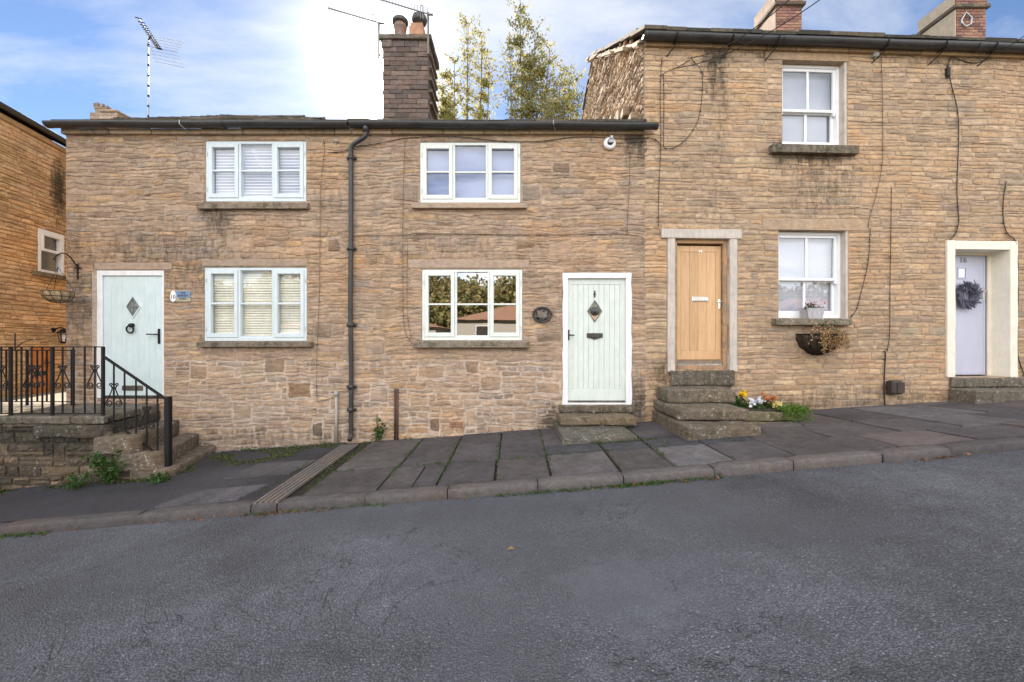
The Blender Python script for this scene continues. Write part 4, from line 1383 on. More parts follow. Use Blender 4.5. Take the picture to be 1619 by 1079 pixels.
# number 14: oak plank door
u0, u1, z0, z1 = D14
d = MB(FR)
fw = .062
a, b = u0 + fw, u1 - fw - .01
zt = z1 - fw - .03; zl = z0 + .145
d.box(a, b, .125, .15, zl, zt, (1, 1, 1, 0), .002)
d.box(a, a + .085, .112, .127, zl, zt, (1.05, 1.05, 1.05, 0), .003); d.box(b - .085, b, .112, .127, zl, zt, (1.0, 1, 1, 0), .003)
d.box(a + .085, b - .085, .1125, .127, zt - .095, zt, (1.08, 1.08, 1.1, 0), .003); d.box(a + .085, b - .085, .1125, .127, zl, zl + .145, (1.02, 1, 1, 0), .003)
sh = [1.0, .90, 1.04, 1.1]
for k in range(4):
    x0 = a + .085 + k * (b - a - .17) / 4; x1 = a + .085 + (k + 1) * (b - a - .17) / 4
    d.box(x0 + .002, x1 - .002, .118, .128, zl + .145, zt - .095, (sh[k], sh[k], sh[k], 0), .004)
door = d.build('door', 'oak', h14)
m = MB(FR)
m.box(u0, u0 + fw, .05, .16, z0, z1, (.82, .80, .80, .75), .004); m.box(u1 - fw, u1, .05, .16, z0, z1, (.82, .80, .8, .8), .004)
m.box(u0 + fw, u1 - fw, .051, .16, z1 - fw, z1, (.85, .83, .82, .3), .004); m.box(u0 + fw, u1 - fw, .03, .16, z0, z0 + .055, (.75, .68, .66, .7), .006)
m.box(u0 + fw, u1 - fw, .075, .16, z0 + .082, z0 + .14, (.5, .5, .52, 1.2), .004)
m.build('door_frame', 'oak', door)
m = MB(FR); m.box(u0 + fw + .01, u1 - fw - .01, .070, .12, z0 + .056, z0 + .082, (1, 1, 1, 0), .003); m.build('threshold', 'chrome', door)
lu, lz = on(FR, 1107, 473, .11)
m = MB(FR); m.box(lu - .135, lu + .135, .102, .118, lz - .04, lz + .04, (1, 1, 1, 0), .006); m.box(lu - .10, lu + .10, .096, .104, lz - .024, lz + .02, (1, 1, 1, 0), .004)
for s_ in (-1, 1): m.lathe([(0, .092), (.010, .094), (.010, .104)], (lu + s_ * .115, 0, lz - .012), 8, axis='Y')
m.build('letterbox', 'chrome', door)
hu, hz = on(FR, 1138, 481, .11)
m = MB(FR); m.box(hu - .022, hu + .022, .102, .114, hz - .085, hz + .085, (1, 1, 1, 0), .006)
m.tube([(hu, .1, hz + .03), (hu, .06, hz + .03), (hu - .02, .055, hz + .03), (hu - .075, .058, hz + .028)], .009, 8)
m.build('handle', 'chrome', door)
tn = text_obj('14', .065, FR, on(FR, 1107, 398, .11)[0], .1105, on(FR, 1107, 398, .11)[1], 'chrome', door)

# number 16: recessed lilac-grey door in a cream surround
u0, u1, z0, z1 = D16
m = MB(FR)
m.rock([(F16[0], -.03), (u0 + .02, -.03), (u0 + .02, .26), (F16[0], .26)], F16[2], F16[3] - .002, 61, .008, 5, .006)
m.rock([(u1 - .02, -.03), (F16[1], -.03), (F16[1], .26), (u1 - .02, .26)], F16[2], F16[3] - .002, 62, .008, 5, .006)
m.rock([(u0 + .021, -.028), (u1 - .021, -.028), (u1 - .021, .26), (u0 + .021, .26)], z1 - .02, F16[3] - .003, 63, .008, 5, .005)
m.build('door_surround', 'cream_masonry_paint', h16)
nd = .25
m = MB(FR)
a, b = u0 + .05, u1 - .075
m.box(u0 + .004, a, nd - .02, nd + .08, z0, z1 - .006, (1, 1, 1, 0), .005); m.box(b, u1 - .004, nd - .02, nd + .08, z0, z1 - .006, (1, 1, 1, 0), .005)
m.box(a, b, nd - .0195, nd + .08, z1 - .06, z1 - .006, (1, 1, 1, 0), .005)
fr16 = m
d = MB(FR); d.box(a + .004, b - .012, nd + .005, nd + .05, z0 + .02, z1 - .065, (1, 1, 1, 0), .004)
wz = .0
d.box(a + .03, b - .04, nd - .0, nd + .006, z0 + .05, z0 + .062); 
for x in (a + .03, b - .052): d.box(x, x + .010, nd - .001, nd + .006, z0 + .063, z1 - .10, (1, 1, 1, 0), .002)
door = d.build('door', 'grey_door_paint', h16)
fr16.build('door_frame', 'cream_masonry_paint', door)
m = MB(FR); m.box(b - .010, b - .002, nd + .004, nd + .05, z0 + .02, z1 - .062); m.box(a, b - .012, nd + .006, nd + .05, z1 - .064, z1 - .0605); m.build('seal', 'ink', door)
gu, gz = on(FR, 1521, 432, nd)
m = MB(FR); frame_rect(m, gu - .085, gu + .085, gz - .10, gz + .10, .025, nd - .008, nd + .01, .004); m.build('glazing_surround', 'grey_door_paint', door)
m = MB(FR); m.add([(gu - .06, nd + .002, gz - .075), (gu + .06, nd + .002, gz - .075), (gu + .06, nd + .002, gz + .075), (gu - .06, nd + .002, gz + .075)], [(0, 1, 2, 3)]); m.build('door_glass', 'glass_mirrorlike', door)
lu, lz = on(FR, 1525, 486, nd)
m = MB(FR); m.box(lu - .15, lu + .13, nd - .006, nd + .006, lz - .03, lz + .03, (1, 1, 1, 0), .005); m.build('letterbox', 'grey_door_paint', door)
hu, hz = on(FR, 1556, 466, nd)
m = MB(FR); m.box(hu - .018, hu + .018, nd - .008, nd + .006, hz - .10, hz + .10, (1, 1, 1, 0), .006)
m.tube([(hu, nd, hz + .05), (hu, nd - .05, hz + .05), (hu - .02, nd - .055, hz + .05), (hu - .10, nd - .05, hz + .05)], .009, 8)
m.build('handle', 'chrome', door)
nu, nz = on(FR, 1523, 412, nd)
text_obj('16', .135, FR, nu, nd + .002, nz, 'lead', door, ext=.003)

# ------------------------------------------------------------------ chimneys
def block_stack(m, x0, x1, y0, y1, z0, z1, h, rng, pal, wl, gap=.006, prot=.008, mort=(.30, .25, .20)):
    """stack of coursed blocks on all four sides"""
    m.box(x0 + .012, x1 - .012, y0 + .012, y1 - .012, z0, z1, (*mort, 0))
    z = z0; k = 0
    while z < z1 - .01:
        hh = h * rng.uniform(.85, 1.15); zb = min(z + hh, z1)
        if z1 - zb < h * .5: zb = z1
        for side in range(4):
            ln_ = (x1 - x0) if side % 2 == 0 else (y1 - y0)
            s = 0.0 if (k + side) % 2 else -wl * .5
            while s < ln_ - .01:
                e = s + wl * rng.uniform(.9, 1.1)
                if ln_ - e < wl * .3: e = ln_
                aa, bb = max(s, 0) + gap / 2, min(e, ln_) - gap / 2
                p = rng.uniform(0, prot); cc = np.array(pal[rng.integers(len(pal))]) * rng.uniform(.75, 1.2)
                if bb - aa > .01:
                    if side == 0: m.box(x0 + aa, x0 + bb, y0 - p, y0 + .05, z + gap / 2, zb - gap / 2, (*cc, 0), .005)
                    elif side == 2: m.box(x0 + aa, x0 + bb, y1 - .05, y1 + p, z + gap / 2, zb - gap / 2, (*cc, 0), .005)
                    elif side == 1: m.box(x1 - .05, x1 + p, y0 + aa, y0 + bb, z + gap / 2, zb - gap / 2, (*cc, 0), .005)
                    else: m.box(x0 - p, x0 + .05, y0 + aa, y0 + bb, z + gap / 2, zb - gap / 2, (*cc, 0), .005)
                s = e
        z = zb; k += 1


rc = np.random.default_rng(31)
# big stone chimney shared on the low ridge, front face d=9.95
dC = 9.95
cx0, _, czb = at(606, 190, dC); cx1, _, czt = at(674, 57, dC)
m = MB()
PC = [(.15, .108, .09), (.19, .14, .112), (.11, .085, .074), (.165, .112, .09)]
block_stack(m, cx0, cx1 + .05, dC, dC + 1.0, ZRIDGE - .9, czt - .12, .115, rc, PC, .33, .008, .022)
ch = m.build('chimney', 'wall_stone', h12)
m = MB()
m.rock([(cx0 - .08, dC - .08), (cx1 + .14, dC - .08), (cx1 + .14, dC + 1.1), (cx0 - .08, dC + 1.1)], czt - .12, czt, 71, .02, 3, .02, (.15, .12, .10, .2))
m.rock([(cx0 - .04, dC - .05), (cx0 + .22, dC - .05), (cx0 + .22, dC + .9), (cx0 - .04, dC + .9)], czt - .30, czt - .121, 72, .02, 2, .015, (.16, .12, .10, .2))
m.build('chimney_cap', 'dark_stone', ch)
m = MB()
for k in range(5):
    z = czt - .35 - k * .3
    m.rock([(cx1 + .04, dC + .05), (cx1 + .10 + .012 * k, dC + .05), (cx1 + .10 + .012 * k, dC + .98), (cx1 + .04, dC + .98)], z - .10, z - .03, 75 + k, .01, 3, .02, (.16, .125, .10, 0))
m.build('drip_courses', 'dark_stone', ch)
yP = dC + .22
px_ = at(633, 46, yP)[0]; zP_ = at(633, 30, yP)[2] - .42
m = MB(); m.lathe([(.13, -.2), (.14, .0), (.145, .16), (.16, .17), (.16, .21), (.14, .22), (.145, .30)], (px_, yP, zP_), 18); pot = m.build('chimney_pot', 'weathered_tan', ch, True)
m = MB(); m.lathe([(.15, .27), (.19, .29), (.195, .36), (.16, .40), (.0, .41)], (px_, yP, zP_), 18); m.build('pot_cap', 'dark_pewter', pot, True)
px2 = at(662, 46, yP)[0]; zP_ = at(662, 24, yP)[2] - .50
m = MB(); m.box(px2 - .20, px2 + .16, yP - .18, yP + .18, zP_ - .2, zP_ + .10, (1, 1, 1, 0), .01); m.box(px2 - .17, px2 + .13, yP - .15, yP + .15, zP_ + .10, zP_ + .20, (1, 1, 1, 0), .012)
pot = m.build('chimney_pot', 'terracotta', ch)
m = MB(); m.lathe([(.08, .18), (.08, .25), (.17, .29), (.19, .37), (.17, .45), (.09, .49), (0, .5)], (px2 + .02, yP, zP_), 18); m.build('cowl', 'dark_pewter', pot, True)

# brick chimneys of the tall pair (on their ridge)
PB = [(.25, .125, .10), (.20, .10, .085), (.28, .145, .105), (.17, .095, .085), (.30, .165, .11)]
def brick_chimney(house, pxl, pxr, ytop, d, w_y, cream):
    x0, _, _ = at(pxl, 60, d); x1, _, zt = at(pxr, ytop, d)
    m = MB()
    block_stack(m, x0, x1, d, d + w_y, ZR2 - 1.0, zt, .077, rc, PB, .225, .010, .004, (.40, .36, .30))
    c = m.build('chimney', 'brick', house)
    m = MB(); block_stack(m, x0 - .06, x1 + .06, d - .06, d + w_y + .06, zt, zt + .09, .09, rc, [(.10, .08, .065), (.13, .10, .07)], .3, .008, .006, (.2, .17, .14))
    m.build('corbel_course', 'brick', c)
    m = MB(); block_stack(m, x0 - .02, x1 + .02, d - .02, d + w_y + .02, zt + .09, zt + .42, .077, rc, PB, .225, .01, .004, (.36, .32, .27)); m.build('upper_stack', 'brick', c)
    return c, x0, x1, zt
c14, bx0, bx1, bzt = brick_chimney(h14, 1228, 1268, 10, 10.2, .9, False)
c16, ex0, ex1, ezt = brick_chimney(h16, 1512, 1559, 14, 10.35, .95, True)
for c, x0, x1, zt, d in ((c14, bx0, bx1, bzt, 10.2), (c16, ex0, ex1, ezt, 10.35)):
    # stepped stone flashing / weathered shoulders on the sunlit flank
    m = MB()
    for k in range(5):
        y = d + .06 + k * .17; z = zt - .95 + k * .14
        m.rock([(x0 - .13, y), (x0 - .006, y), (x0 - .006, y + .2), (x0 - .13, y + .2)], z, z + .05, 80 + k, .012, 2, .01, (.34, .28, .20, .1))
    m.build('shoulder_flashing', 'slate_stone', c)
m = MB()     # cream-painted flank and iron tie on the right-hand stack
m.box(ex0 - .006, ex0 - .028, 10.36, 11.28, ZR2 - .9, ezt - .02); m.box(ex0 - .03, ex0 - .05, 10.36, 11.28, ezt + .10, ezt + .40); m.build('painted_flank', 'weathered_cream', c16)
m = MB(); m.box(bx0 - .006, bx0 - .026, 10.21, 11.08, ZR2 - .9, bzt - .02); m.box(bx0 - .03, bx0 - .048, 10.21, 11.08, bzt + .10, bzt + .40); m.build('rendered_flank', 'weathered_tan', c14)
tu, ty, tz = at(1525, 32, 10.34)
m = MB()
m.tube([(tu - .11, 10.31, tz - .02), (tu, 10.31, tz + .17), (tu + .15, 10.31, tz + .03), (tu + .13, 10.31, tz - .12), (tu, 10.31, tz - .19), (tu - .10, 10.31, tz - .1), (tu - .11, 10.31, tz - .02)], .018, 6)
m.build('wall_tie', 'galvanised', c16)

# ------------------------------------------------------------------ aerials
def yagi(m, p0, p1, n, el, w_ax, rb=.008, ends=(.20, .26)):
    p0, p1 = Vector(p0), Vector(p1)
    m.tube([p0, p1], rb, 6)
    for i in range(n):
        q = p0.lerp(p1, (i + .3) / n)
        L = ends[0] + (ends[1] - ends[0]) * i / n
        a = Vector(w_ax) * L * .5
        m.tube([q - a, q + a], .007, 5)


def chimney_aerial(pxp, pyt, pyb, d, boom0, boom1, label):
    x, y, zt = at(pxp, pyt, d); zb_ = at(pxp, pyb, d)[2]
    t = thing('tv_aerial', (x, y, zb_), label, 'aerial', 0, 'roof aerials')
    m = MB(); m.tube([(x, y, zb_), (x, y, zt)], .026, 8); m.tube([(x, y, zb_ + .1), (x + .05, y + .15, zb_ + .1)], .015, 6); m.tube([(x, y, zb_ + .5), (x + .05, y + .15, zb_ + .5)], .015, 6)
    m.build('mast', 'pewter', t)
    b0 = at(*boom0, d + .5); b1 = at(*boom1, d - .1)
    m = MB(); yagi(m, b0, b1, 17, .22, (0, .05, 1), .017, (.16, .34))
    q = Vector(b0).lerp(Vector(b1), .86)
    m.tube([(q.x - .025, q.y, q.z + .16), (q.x + .025, q.y, q.z + .16), (q.x + .025, q.y, q.z - .16), (q.x - .025, q.y, q.z - .16), (q.x - .025, q.y, q.z + .16)], .010, 5)
    m.tube([Vector(b1) - Vector((.05, 0, 0)), Vector(b1) + Vector((.08, 0, -.01))], .025, 6)
    m.build('boom', 'pewter', t)


chimney_aerial(599, 36, 92, dC - .05, (519, 13), (602, 37), "black aerial on the left side of the large stone chimney")
chimney_aerial(677, 20, 86, dC - .15, (596, -2), (679, 23), "black aerial rising above the cowl at the right of the large stone chimney")
# tall banded pole aerial on the left roof
d = 10.35
x, y, zt = at(234.5, 64, d); zb_ = ZRIDGE + .0
zb_ = at(234.5, 193, d)[2]
t = thing('tv_aerial', (x, y, zb_ - .2), "tall thin pole aerial with dark bands standing alone above the left roof", 'aerial', 0, 'roof aerials')
m = MB(); m.tube([(x, y, zb_ - .9), (x, y, zt)], .016, 10); m.build('mast', 'galvanised', t, True)
m = MB()
for k in range(8):
    zc = zt - .12 - k * .262
    m.tube([(x, y, zc - .025), (x, y, zc + .03)], .021, 10)
m.build('mast_bands', 'iron_black', t)
m = MB()
b0 = Vector(at(219, 29, d - .7)); b1 = Vector(at(252, 78, d + .5))
m.tube([b0, b1], .012, 6)
for i in range(15):
    q = b0.lerp(b1, (i / 14) ** .8)
    aa = Vector((.075, .0, -.02))
    m.tube([q - aa, q + aa], .013, 6); 
m.tube([Vector((x, y, zt)), b0.lerp(b1, .55)], .015, 6)
m.build('boom', 'iron_black', t)
m = MB()
q = b1
for sgn in (1, -1):
    nrm = Vector((.10, .10, .34 * sgn))
    for k in range(5):
        c_ = q + nrm * (k / 4.0) + Vector((.08, 0, .0))
        m.tube([c_ - Vector((.36, .05, -.05)), c_ + Vector((.36, .05, -.05))], .0075, 5)
    for e in (-.3, .3):
        m.tube([q + Vector((.08 + e, 0, 0)), q + nrm + Vector((.08 + e, 0, 0))], .005, 5)
m.build('reflector', 'galvanised', t)

# ------------------------------------------------------------------ neighbour on the left
hn = thing('stone_house', tuple(FN @ Vector((0, 0, EYE - 2.0))), "stone house with warm light put into its colour, side-on at the far left with dark gutter and small white window", 'house', NEI)
NTOP = EYE + 3.93
NW = (on(FN, 60, 380)[0], on(FN, 101, 380)[0], EYE + 1.31, EYE + 2.14)
ND = (on(FN, 50, 600)[0], on(FN, 82, 600)[0], EYE - 1.1, EYE - .12)
st_n = stains([(on(FN, 92, 270)[0], EYE + 3.05, .26, .85, 1.05), (on(FN, 95, 300)[0], EYE + 2.6, .3, 1.3, .5)])
rn = np.random.default_rng(77)
mn = MB(FN)
wall_stones(mn, -3.0, 4.5, EYE - 2.0, NTOP, [NW, ND], rn, (.06, .10), (.18, .5), P_WARM_LIT, W_WARM_LIT, st_n, 0, .0045, .014)
wall_back(mn, -3.0, 4.5, EYE - 2.0, NTOP, [NW, ND], .25, c=(.42, .27, .14), stainf=st_n)  # mortar takes the painted warm light into its colour too
shell(mn, -2.99, 4.49, EYE - 2.0, NTOP - .03, 5.0, 2.5, NTOP + 1.3, c=(.45, .29, .15), fr=.012)
mn.build('wall', 'wall_stone', hn)
m = MB(FN)
slates(m, -3.0, 4.5, -.08, NTOP + .06, 2.5, NTOP + 1.42, rn, 10, None); slates(m, -3.0, 4.5, 5.1, NTOP + .06, 2.5, NTOP + 1.42, rn, 6, None)
m.build('roof', 'slate_stone', hn)
gutter(hn, FN, -3.0, 4.5, NTOP + .075, .06, (True, True))
m = MB(FN); m.box(-3.0, 4.5, -.05, .03, NTOP - .11, NTOP - .02, (.45, .28, .14, .1), .01); m.build('eaves_course', 'smooth_stone', hn)
m = MB(FN)
n0 = -.01
frame_rect(m, NW[0], NW[1], NW[2], NW[3], .06, n0, .09, .005)
wn = m.build('window', 'plastic_white', hn)
zm = NW[2] + (NW[3] - NW[2]) * .53
m = MB(FN); frame_rect(m, NW[0] + .06, NW[1] - .06, zm - .02, NW[3] - .06, .05, n0 - .012, .05, .005); m.build('upper_sash', 'plastic_white', wn)
m = MB(FN); m.add([(NW[0] + .05, .05, NW[2] + .05), (NW[1] - .05, .05, NW[2] + .05), (NW[1] - .05, .05, NW[3] - .05), (NW[0] + .05, .05, NW[3] - .05)], [(0, 1, 2, 3)]); m.build('glass', 'glass', wn)
m = MB(FN); m.box(NW[0] - .3, NW[1] + .3, .9, .92, NW[2] - .3, NW[3] + .3); m.build('room_wall', 'room_dark', wn)
m = MB(FN); m.rock([(NW[0] - .14, -.09), (NW[1] + .1, -.09), (NW[1] + .1, .1), (NW[0] - .14, .1)], NW[2] - .085, NW[2] - .002, 90, .01, 3, .006, (.22, .16, .10, .3)); m.build('sill', 'dark_stone', hn)
m = MB(FN)
m.box(ND[0], ND[1], .03, .08, ND[2], ND[3], (1, 1, 1, 0), .004)
for k in range(1, 5):
    x = ND[0] + k * (ND[1] - ND[0]) / 5; m.box(x - .004, x + .004, .024, .031, ND[2] + .05, ND[3] - .04)
dn_ = m.build('door', 'orange_door_paint', hn)
m = MB(FN); zz_ = EYE - .62; m.box(ND[0] + .10, ND[1] - .10, .012, .029, zz_ - .04, zz_ + .04, (1, 1, 1, 0), .005); m.build('letterbox', 'iron_black', dn_)
m = MB(FN); m.box(ND[1] - .10, ND[1] - .06, .01, .03, EYE - .5, EYE - .34, (1, 1, 1, 0), .005); m.tube([(ND[1] - .08, .02, EYE - .42), (ND[1] - .08, -.03, EYE - .42), (ND[1] - .2, -.03, EYE - .42)], .01, 6); m.build('handle', 'iron_black', dn_)
# lantern on the neighbour's corner
lu, lz = on(FN, 84, 530)
t = thing('wall_lantern', tuple(FN @ Vector((lu, -.05, lz - .18))), "black wall lantern beside the orange door at the left", 'lantern', NEI)
m = MB(FN); m.lathe([(0, -.02), (.05, -.015), (.055, .004), (.05, .02)], (lu, 0, lz + .10), 12, axis='Y')
m.tube([(lu, -.02, lz + .10), (lu, -.07, lz + .14), (lu, -.14, lz + .15), (lu, -.17, lz + .12), (lu, -.17, lz + .07)], .011, 8); m.build('bracket', 'iron_black', t)
m = MB(FN); m.lathe([(0, .09), (.02, .08), (.035, .06), (.10, .0), (.105, -.012), (.02, -.014)], (lu, -.17, lz + .05), 6)
for j in range(6):
    a = j * math.pi / 3; m.tube([(lu + .082 * math.cos(a), -.17 + .082 * math.sin(a), lz + .04), (lu + .055 * math.cos(a), -.17 + .055 * math.sin(a), lz - .14)], .006, 5)
m.lathe([(0, -.17), (.045, -.165), (.062, -.14), (.062, -.128), (.0, -.128)], (lu, -.17, lz), 6); m.build('lantern_cage', 'iron_black', t)
m = MB(FN); m.lathe([(.074, .03), (.05, -.13)], (lu, -.17, lz), 6); m.build('lantern_glass', 'glass', t)

# ------------------------------------------------------------------ ground, road, pavement
def grid_obj(name, xs, ys, zf, mat, label=None, smooth=True):
    v = [(x, y, zf(x, y)) for x in xs for y in ys]
    k = len(ys)
    f = [(i * k + j, (i + 1) * k + j, (i + 1) * k + j + 1, i * k + j + 1) for i in range(len(xs) - 1) for j in range(k - 1)]
    m = MB(); m.add(v, f)
    return m.build(name, mat, None, smooth, kind='structure')


def gterr(x, y):
    xx = max(-45, min(45, x))
    b = gk(xx) - .35
    if y > 3.5: b = gp(xx, min(y, 6.4)) - .30 + max(0, min(y - 14, 60)) * .0
    if y < -4: b -= min(1.6, (-4 - y) * .12)
    if y > 16: b += min(28, (y - 16) * .34)
    return b


def axis(lo, hi, near0, near1, step):
    a = list(np.arange(near0, near1 + step, step)); q, s = near0, step
    while q > lo: s *= 1.5; q -= s; a.insert(0, q)
    q, s = near1 + step, step
    while q < hi: s *= 1.5; q += s; a.append(q)
    return a


grid_obj('ground', axis(-600, 600, -14, 14, .8), axis(-600, 600, -12, 16, .8), gterr, 'ground_grass')
xs = list(np.arange(-26, 26.01, .35))
grid_obj('road', xs, list(np.arange(-4.2, YK + .06, .25)), groad, 'road_asphalt')
# bedding under flags
grid_obj('pavement_bed', xs, list(np.linspace(YK + .08, YW + .25, 10)), lambda x, y: gp(x, y) - .022, 'dirt')
# flags
rp = np.random.default_rng(41)
mp = MB()
P_FLAG = [(.080, .068, .069), (.094, .080, .079), (.071, .062, .064), (.098, .078, .074), (.085, .072, .069), (.112, .103, .104)]


def flag(x0, x1, y0, y1, col=None, grain=None, skew=(0, 0)):
    g = .007
    c = np.array(col if col is not None else P_FLAG[rp.integers(len(P_FLAG))]) * rp.uniform(.85, 1.15)
    gr = rp.uniform(.2, 1.0) if grain is None else grain
    q = [(x0 + g + skew[0], y0 + g), (x1 - g + skew[0], y0 + g), (x1 - g + skew[1], y1 - g), (x0 + g + skew[1], y1 - g)]
    q = [(x + rp.uniform(-.006, .006), y + rp.uniform(-.006, .006)) for x, y in q]
    dz = rp.uniform(-.005, .005); tx, ty = rp.normal(0, .006, 2)
    cxm, cym = (x0 + x1) / 2, (y0 + y1) / 2
    nx, ny = max(2, int((x1 - x0) / .12)), max(2, int((y1 - y0) / .15))
    vs = []
    e = .010
    for i in range(nx + 3):
        s = [0, .012][i] if i < 2 else (1 - [.012, 0][i - nx - 1] if i > nx else (i - 1) / nx)
        for j in range(ny + 3):
            t = [0, .012][j] if j < 2 else (1 - [.012, 0][j - ny - 1] if j > ny else (j - 1) / ny)
            x = (q[0][0] * (1 - s) + q[1][0] * s) * (1 - t) + (q[3][0] * (1 - s) + q[2][0] * s) * t
            y = (q[0][1] * (1 - s) + q[1][1] * s) * (1 - t) + (q[3][1] * (1 - s) + q[2][1] * s) * t
            z = gp(x, y) + dz + tx * (x - cxm) + ty * (y - cym) + rp.uniform(-.0012, .0012)
            if i in (0, nx + 2) or j in (0, ny + 2): z -= .05
            vs.append((x, y, z))
    k = ny + 3
    f = [(i * k + j, (i + 1) * k + j, (i + 1) * k + j + 1, i * k + j + 1) for i in range(nx + 2) for j in range(k - 1)]
    mp.add(vs, f, (*c, gr))


KB = YK + .16
jl = [-2.20, -1.40, -.79, -.18, .41, 1.13, 1.70, 2.33, 2.95]
for i in range(len(jl) - 1):
    x0, x1 = jl[i], jl[i + 1]
    ysplit = 4.92 + rp.uniform(-.05, .05)
    if i == 1: flag(x0, x0 + .36, KB, ysplit); flag(x0 + .36, x1, KB, ysplit)
    else: flag(x0, x1, KB, ysplit)
    if x0 < .3: flag(x0 + .02, x1 + .02, ysplit, 6.36)
    else:
        y2 = 5.42 + rp.uniform(-.04, .04)
        flag(x0, x1, ysplit, y2, (.06, .058, .062), .3); flag(x0, x1, y2, 6.36)
x = 2.95
rowsR = [(KB, 4.78), (4.78, 5.45), (5.45, 6.42), (6.42, 6.62)]
for k, (ya, yb) in enumerate(rowsR):
    x = 2.95 - (0 if k < 2 else .05)
    x += 0
    while x < 12:
        wd = rp.uniform(.62, 1.15)
        flag(x, x + wd, ya, yb)
        x += wd
mp.build('pavement', 'flagstone', None, kind='structure')
# asphalt footway left of the drain, with two odd flags let in
grid_obj('footway', list(np.arange(-16, -2.62, .15)) + [-2.62], list(np.linspace(KB - .02, YW + .02, 20)), lambda x, y: gp(x, y) - .004 + .006 * math.sin(x * 2.3 + y * 3), 'pavement_asphalt')
mp = MB()
flag(-3.75, -2.85, KB + .01, 4.62, (.088, .080, .084), 1.0, (0, .10)); flag(-3.55, -2.72, 4.95, 5.5, (.070, .063, .064), .6, (0, .1))
mp.v[0][:, 2] += .012; mp.v[1][:, 2] += .012
mp.build('pavement_patch', 'flagstone', None, kind='structure')

# kerb
mk = MB(); rk = np.random.default_rng(4)
kj = [-17, -15, -13, -11.2, -9.6, -8.0, -6.6, -5.2, -3.77, -2.62, -2.36, -1.48, -.65, .26, 1.12, 2.03, 2.83, 3.72, 4.40, 5.3, 6.2, 7.1, 8.0, 9.0, 10, 11, 12, 13.5, 15, 17]
for i, (a, b) in enumerate(zip(kj[:-1], kj[1:])):
    a += .004; b -= .004
    dy = rk.uniform(-.008, .008); dz = rk.uniform(-.005, .005)
    n = max(3, int((b - a) / .12))
    prof = [(.012, -.2), (.0, -.06), (.003, -.016), (.012, -.004), (.03, .0), (.10, .002), (.155, .002), (.165, -.01), (.165, -.2)]
    vs = []
    for s in range(n + 1):
        t = s / n; x = a + (b - a) * t
        es = .010 if s in (0, n) else 0
        for (py_, pz_) in prof:
            j = rk.uniform(-.003, .003)
            vs.append((x, YK + py_ + dy + es * (1 if py_ < .1 else -1) + j, gk(x) + pz_ - es + dz + j))
    k = len(prof)
    f = [(s * k + j, (s + 1) * k + j, (s + 1) * k + j + 1, s * k + j + 1) for s in range(n) for j in range(k - 1)]
    f += [tuple(range(k - 1, -1, -1)), tuple(n * k + j for j in range(k))]
    cc = np.array([(.115, .098, .094), (.135, .115, .108), (.10, .086, .084)][rk.integers(3)]) * rk.uniform(.85, 1.15)
    mk.add(vs, f, (*cc, rk.uniform(0, .35)))
mk.build('kerb', 'kerb_stone', None, True, kind='structure')

# drain channel: ribbed covers running from the downpipe to the kerb
t = thing('drain_channel', (-2.45, 5.2, gp(-2.45, 5.2)), "ribbed stone drain channel crossing the footway from the black downpipe to the kerb", 'drain')
for k, (ya, yb) in enumerate(((YK + .03, 4.62), (4.63, 5.28), (5.29, 6.22))):
    m = MB()
    xc = lambda y: -2.49 - (y - YK) * .0 
    for j in range(5):
        x0 = -2.615 + j * .055
        vs = []
        for y in np.linspace(ya, yb, 7):
            z = gp(x0, y) + .014
            vs += [(x0 + .004, y, z - .03), (x0 + .007, y, z), (x0 + .036, y, z), (x0 + .040, y, z - .03)]
        f = [(i * 4 + q, i * 4 + q + 1, (i + 1) * 4 + q + 1, (i + 1) * 4 + q) for i in range(6) for q in range(3)] + [(0, 1, 2, 3), (24, 27, 26, 25)]
        m.add(vs, f, (.17, .145, .13, .1))
    vs = []
    for y in np.linspace(ya, yb, 7):
        vs += [(-2.62, y, gp(-2.6, y) - .008), (-2.345, y, gp(-2.35, y) - .008)]
    m.add(vs, [(2 * i, 2 * i + 1, 2 * i + 3, 2 * i + 2) for i in range(6)], (.055, .048, .042, .2))
    m.build('channel_cover', 'kerb_stone', t)

# ------------------------------------------------------------------ steps to doors
def steps(name, label, blocks, base):
    t = thing(name, base, label, 'steps', 0, 'stone doorsteps')
    for k, (poly, z0, z1, col, seed, bev, amp) in enumerate(blocks):
        m = MB()
        if k < len(blocks) - 1:
            zn = blocks[k + 1][2]
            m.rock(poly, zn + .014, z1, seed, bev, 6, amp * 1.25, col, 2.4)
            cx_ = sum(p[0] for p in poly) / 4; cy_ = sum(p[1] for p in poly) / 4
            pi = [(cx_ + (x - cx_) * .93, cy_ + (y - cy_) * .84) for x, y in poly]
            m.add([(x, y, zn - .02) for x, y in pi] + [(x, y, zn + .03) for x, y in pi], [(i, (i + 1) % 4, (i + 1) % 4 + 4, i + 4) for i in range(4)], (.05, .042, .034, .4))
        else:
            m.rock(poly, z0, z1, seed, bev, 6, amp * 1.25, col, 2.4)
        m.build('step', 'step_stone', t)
    return t


